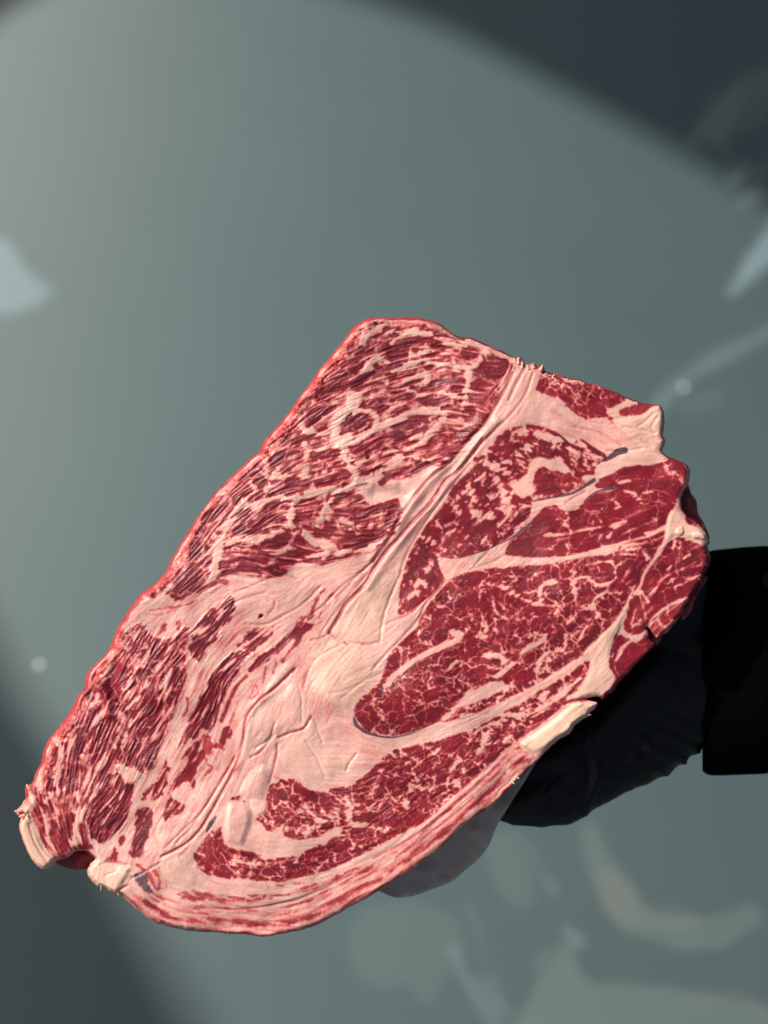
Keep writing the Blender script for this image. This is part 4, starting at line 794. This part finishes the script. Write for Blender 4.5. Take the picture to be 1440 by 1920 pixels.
# position in the picture, to lay the wrinkles across thumb and wrist
rel = co - np.array(CAM); dz = rel @ np.array(FWD); ppx = 720 + (rel @ np.array(RT)) / dz * D0 / PX; ppy = 960 - (rel @ np.array(UP)) / dz * D0 / PX
wv = fbm(ppx, ppy, 40, 501, 2); wv2 = fbm(ppx, ppy, 26, 509, 3)
axis = (ppx * .80 - ppy * .60)                                       # runs along the thumb and thenar
z1 = np.exp(-(((ppx - 1250) / 85) ** 2 + ((ppy - 1400) / 80) ** 2)); z2 = np.exp(-(((ppx - 1088) / 30) ** 2)) * (ppy > 1330)
disp = 6.5 * z1 * (1 - 2 * np.abs(np.sin((-ppx * .46 + ppy * .89) / 9.5 + wv * 1.2))) * (.7 + .3 * wv) + .9 * wv2 * (ppy > 1300)
disp -= 6.0 * np.exp(-(((ppx - 1096) - 10 * np.sin(ppy / 28.)) / 4.5) ** 2) * (ppy > 1380) * (ppy < 1520)
disp += 3.5 * np.exp(-(((ppx - 1108) - 10 * np.sin(ppy / 28.)) / 6) ** 2) * (ppy > 1380)
disp += 2.2 * np.sin((ppx * .3 + ppy * 1.0) / 7. + wv * 4) * np.exp(-(((ppx - 1030) / 60) ** 2 + ((ppy - 1500) / 40) ** 2))
co = co + nr * (disp * PX)[:, None] - PL
me2.vertices.foreach_set('co', co.ravel()); me2.update()
me2.polygons.foreach_set('use_smooth', np.ones(len(me2.polygons), bool)); me2.materials.clear(); me2.materials.append(GLOVE)
gl.parent = person
# sleeve
K = 240; M = 120; vs = []
xs = np.concatenate([np.array([1350, 1330, 1320, 1317.]), np.linspace(1319, 2300, K)])
for i, x in enumerate(xs):
    an = np.arange(M) / M * 2 * np.pi
    grow = 1 + .10 * np.clip((x - 1500) / 800, 0, 1)
    if i < 4: sc = (.80, .88, .925, .95)[i]
    else: sc = 1 - .042 * math.exp(-(i - 4) / 2.)
    rib = 1 + .006 * np.cos(an * 60) * (x < 1440) + .012 * fbm(np.cos(an) * 100 + x * .6, np.sin(an) * 100 + x * .3, 70, 601, 2)
    fold = .012 * math.sin(x / 17. + 1.2) * (x > 1440)
    ry = 212 * grow * sc * (rib + fold); rz = 150 * grow * sc * (rib + fold)
    cy = 1245 - 8 * np.clip((x - 1317) / 120, 0, 1.) 
    vs.append(behind_np(np.full(M, x), cy + np.sign(np.sin(an)) * np.abs(np.sin(an)) ** .8 * ry, -275 + np.sign(np.cos(an)) * np.abs(np.cos(an)) ** .8 * rz))
n_ = len(xs); vs = np.concatenate(vs) - PL; a = np.arange(M)
f = np.concatenate([np.stack([k * M + a, k * M + (a + 1) % M, (k + 1) * M + (a + 1) % M, (k + 1) * M + a], 1) for k in range(n_ - 1)])
mesh_obj('sleeve', vs, f, KNIT, person)

# ================================================================== FLOOR
m, t, p = newmat('glossy_floor')
at = N(t, 'ShaderNodeAttribute', attribute_name='painted_reflection'); sp = N(t, 'ShaderNodeSeparateColor'); t.links.new(at.outputs['Color'], sp.inputs[0])
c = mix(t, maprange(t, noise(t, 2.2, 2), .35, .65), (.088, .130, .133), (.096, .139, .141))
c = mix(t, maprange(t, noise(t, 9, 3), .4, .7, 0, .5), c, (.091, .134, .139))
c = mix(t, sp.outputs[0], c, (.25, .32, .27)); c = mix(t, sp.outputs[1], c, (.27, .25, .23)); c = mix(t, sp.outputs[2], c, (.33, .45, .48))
t.links.new(c, p.inputs['Base Color']); p.inputs['Roughness'].default_value = .47; p.inputs['Specular IOR Level'].default_value = .22
FLOOR = m
fs_ = 9.0; fx, fy = np.meshgrid(np.arange(-160, 1600, fs_), np.arange(-160, 2081, fs_)); FG = Grid(fx.astype(np.float32), fy.astype(np.float32), fs_)
refl1 = np.zeros(fx.shape, np.float32); refl2 = refl1.copy(); refl3 = refl1.copy()  # sky and light reflections, painted as paler patches in the floor colour
def painted_reflection(arr, pts, v, soft=14, line=None):
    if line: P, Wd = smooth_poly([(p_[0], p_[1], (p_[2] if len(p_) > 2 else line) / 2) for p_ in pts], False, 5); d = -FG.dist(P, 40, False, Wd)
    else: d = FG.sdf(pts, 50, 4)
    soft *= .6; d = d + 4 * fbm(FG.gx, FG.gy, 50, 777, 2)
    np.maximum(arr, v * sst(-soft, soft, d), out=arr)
painted_reflection(refl1, [(1105,1560,36),(1125,1620,52),(1160,1680,64),(1185,1730,48)], .24, 14, 50)
painted_reflection(refl1, [(1190,1728,36),(1250,1745,50),(1330,1748,62),(1405,1722,50)], .26, 10, 50); painted_reflection(refl1, [(1260,1775),(1350,1770),(1410,1735)], .3, 8, 12)
painted_reflection(refl2, [(1140,1650,40),(1165,1690,60),(1185,1720,30)], .25, 16, 40); painted_reflection(refl2, [(1215,1715,30),(1265,1720,44),(1300,1725,20)], .25, 14, 30)
painted_reflection(refl1, [(940,1590,60),(960,1640,70),(975,1690,30)], .16, 18, 60); painted_reflection(refl3, [(1030,1655),(1040,1670)], .14, 10, 22); painted_reflection(refl3, [(1060,1745),(1085,1765)], .22, 12, 24)
painted_reflection(refl1, [(1000,1860),(1040,1800),(1070,1760),(1080,1810),(1120,1845),(1180,1850),(1260,1850),(1330,1870),(1460,1900),(1460,2000),(980,2000)], .30, 16)
painted_reflection(refl1, [(650,1760),(690,1700),(780,1690),(850,1720),(870,1790),(800,1830),(740,1850),(680,1840)], .13, 26)
painted_reflection(refl3, [(848,1780),(870,1830),(900,1880),(930,1920)], .16, 10, 16); painted_reflection(refl3, [(920,1840),(935,1900)], .1, 10, 24); painted_reflection(refl1,[(1040,1790),(1020,1880)],.2,8,10)
painted_reflection(refl3, [(-160,420),(0,448),(40,490),(70,525),(98,548),(60,572),(0,590),(-160,600)], .30, 20); painted_reflection(refl3, [(1470,400),(1440,430),(1405,480),(1375,535),(1368,552),(1400,535),(1445,490),(1500,470)], .60, 14)
painted_reflection(refl3, [(1225,770),(1270,720),(1330,680),(1390,650),(1440,625),(1480,610)], .26, 16, 26); painted_reflection(refl3, [(1290,760),(1340,748)], .08, 20, 30)
painted_reflection(refl1, [(1320,250),(1350,215),(1385,180),(1370,210),(1340,265)], .5, 14, 26); painted_reflection(refl1, [(1370,340),(1400,315)], .9, 9, 14); painted_reflection(refl1, [(1380,175),(1440,145)], .3, 14, 40); painted_reflection(refl1,[(1355,265),(1375,305)],.3,8,10); painted_reflection(refl1,[(1390,385),(1440,345)],.5,8,16)
painted_reflection(refl1, [(1330,190),(1400,150),(1460,130),(1460,200),(1400,250),(1350,250)], .22, 12); painted_reflection(refl1, [(1300,265),(1330,230),(1370,200),(1380,190)], .4, 10, 26); painted_reflection(refl1,[(1420,330),(1450,300)],.4,8,18)
painted_reflection(refl1, [(1040,1840),(1090,1870),(1060,1940)], .2, 6, 10); painted_reflection(refl1, [(1180,1840),(1150,1890),(1200,1940)], .18, 6, 12); painted_reflection(refl2, [(1300,1880),(1380,1870),(1440,1900)], .18, 10, 24)
painted_reflection(refl1, [(880,1700),(905,1780),(900,1850),(960,1900)], .12, 8, 12); painted_reflection(refl1, [(960,1560),(1000,1600),(1020,1650)], .14, 10, 18); 
for pts_, v_ in (([(660,1770),(700,1700),(735,1705),(745,1760),(700,1820)],.14),([(760,1800),(800,1730),(850,1760),(830,1850),(790,1880)],.12),([(1000,1800),(1060,1762),(1080,1800),(1040,1850)],.16),([(1100,1860),(1180,1842),(1230,1900),(1150,1930)],.14),([(1260,1900),(1300,1850),(1380,1880),(1360,1930)],.14),([(950,1600),(990,1580),(1010,1680),(970,1700)],.1)): painted_reflection(refl1, pts_, v_, 7)
rays = np.array(FWD) * D0 + np.array(RT) * ((fx - 720) * PX)[..., None] + np.array(UP) * ((960 - fy) * PX)[..., None]
tt = -CAMZ / rays[..., 2]
for _ in range(10):
    qx_ = rays[..., 0] * tt; qy_ = rays[..., 1] * tt; tt = (floor_z(qx_, qy_) - CAMZ) / rays[..., 2]
fv = np.array(CAM) + rays * tt[..., None]
fid = np.arange(fx.size).reshape(fx.shape); a = fid[:-1, :-1].ravel(); b_ = fid[1:, :-1].ravel(); c_ = fid[1:, 1:].ravel(); d_ = fid[:-1, 1:].ravel()
fv = fv.reshape(-1, 3); nv = len(fv)
corner = [fid[0, 0], fid[-1, 0], fid[-1, -1], fid[0, -1]]
big = np.array([(-30, 30, -.6), (-30, -30, -.6), (30, -30, -.6), (30, 30, -.6)], float)
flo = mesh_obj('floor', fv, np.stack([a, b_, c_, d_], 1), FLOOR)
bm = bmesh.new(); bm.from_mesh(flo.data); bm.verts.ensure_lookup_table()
cl = bm.verts.layers.float_color.new('painted_reflection')
vals = np.stack([refl1, refl2, refl3, refl1 * 0 + 1], 2).reshape(-1, 4)
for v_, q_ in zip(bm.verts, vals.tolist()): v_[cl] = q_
# the rest of the ground, stitched to the detailed patch
ring_ids = list(fid[0, ::-1]) [::-1]
loop_top = [bm.verts[i] for i in fid[0, :]]; loop_bot = [bm.verts[i] for i in fid[-1, :]]; loop_l = [bm.verts[i] for i in fid[:, 0]]; loop_r = [bm.verts[i] for i in fid[:, -1]]
bv = [bm.verts.new(q_) for q_ in big.tolist()]
for v_ in bv: v_[cl] = (0, 0, 0, 1)
bm.faces.new(loop_top[::-1] + [bv[0], bv[3]][0:0] + [bv[0], bv[3]]); bm.faces.new(loop_bot + [bv[2], bv[1]])
bm.faces.new(loop_l + [bv[1], bv[0]]); bm.faces.new(loop_r + [bv[2], bv[3]])
bmesh.ops.recalc_face_normals(bm, faces=bm.faces[:]); bm.to_mesh(flo.data); bm.free()
tag(flo, kind='structure')
# two glinting drops, out of focus
m, t, p = newmat('water_drop'); p.inputs['Base Color'].default_value = (.75, .8, .8, 1); p.inputs['Roughness'].default_value = .25; DROP = m
for x, y, lab in ((1283,727,'tiny pale drop on the floor in the faint light streak right of the steak'), (75,1247,'tiny pale drop on the floor left of the steak, near the floor shadow')):
    bm = bmesh.new(); bmesh.ops.create_uvsphere(bm, u_segments=16, v_segments=10, radius=.0046)
    for v_ in bm.verts: v_.co.z = max(v_.co.z, -.001) * .45 + .0006; v_.co.x *= 1.1
    me = bpy.data.meshes.new('drop'); bm.to_mesh(me); bm.free(); me.materials.append(DROP)
    for p_ in me.polygons: p_.use_smooth = True
    o = bpy.data.objects.new('water_drop', me); COL.objects.link(o); o.location = onfloor(x, y, .0); tag(o, lab, 'drop')

# ================================================================== SHADE: an unseen ring, added so that its opening shapes the floor shadow
HC = 6.5
hole = [(-40,60),(60,-10),(240,-80),(440,-60),(640,-10),(820,52),(1000,142),(1180,238),(1330,322),(1440,388),(1800,620),(2300,920),(2900,1250),(3500,1600),(3800,2100),(3600,2700),(2900,2950),(2000,2900),(1200,2750),(700,2450),(480,2150),(330,1890),(230,1690),(110,1450),(0,1262),(-100,1020),(-170,700),(-160,380),(-110,170)]
hp, _ = smooth_poly(hole, True, 5)
def up_to(pt, z): return pt + SUN * ((z - pt.z) / SUN.z)
inn = [up_to(onfloor(x, y), HC) for x, y in hp]
cxy = sum(inn, Vector()) / len(inn)
outr = []
for v_, (x, y) in zip(inn, hp):
    d = (v_ - cxy); d.z = 0; outr.append(v_ + d.normalized() * (0.52))
m, t, p = newmat('shade_ring_dark'); p.inputs['Base Color'].default_value = (.12, .12, .12, 1); p.inputs['Roughness'].default_value = .9; RING_MAT = m
L_ = len(inn); vs = [v_ - cxy for v_ in inn] + [v_ - cxy for v_ in outr] + [v_ - cxy + Vector((0, 0, .02)) for v_ in inn] + [v_ - cxy + Vector((0, 0, .02)) for v_ in outr]
fs = []
for i in range(L_):
    j = (i + 1) % L_
    fs += [(i, j, L_ + j, L_ + i), (2 * L_ + i, 3 * L_ + i, 3 * L_ + j, 2 * L_ + j), (i, 2 * L_ + i, 2 * L_ + j, j), (L_ + i, L_ + j, 3 * L_ + j, 3 * L_ + i)]
ring_ob = mesh_obj('added_shade_ring', [tuple(v_) for v_ in vs], fs, RING_MAT, smooth=False); ring_ob.location = cxy
tag(ring_ob, 'added dark oval ring high above, out of view, shaping the curved shadows on the floor', 'canopy')  # no real canopy, only the added shade ring

SC.render.resolution_x = 768; SC.render.resolution_y = 1024
SC.cycles.use_denoising = True
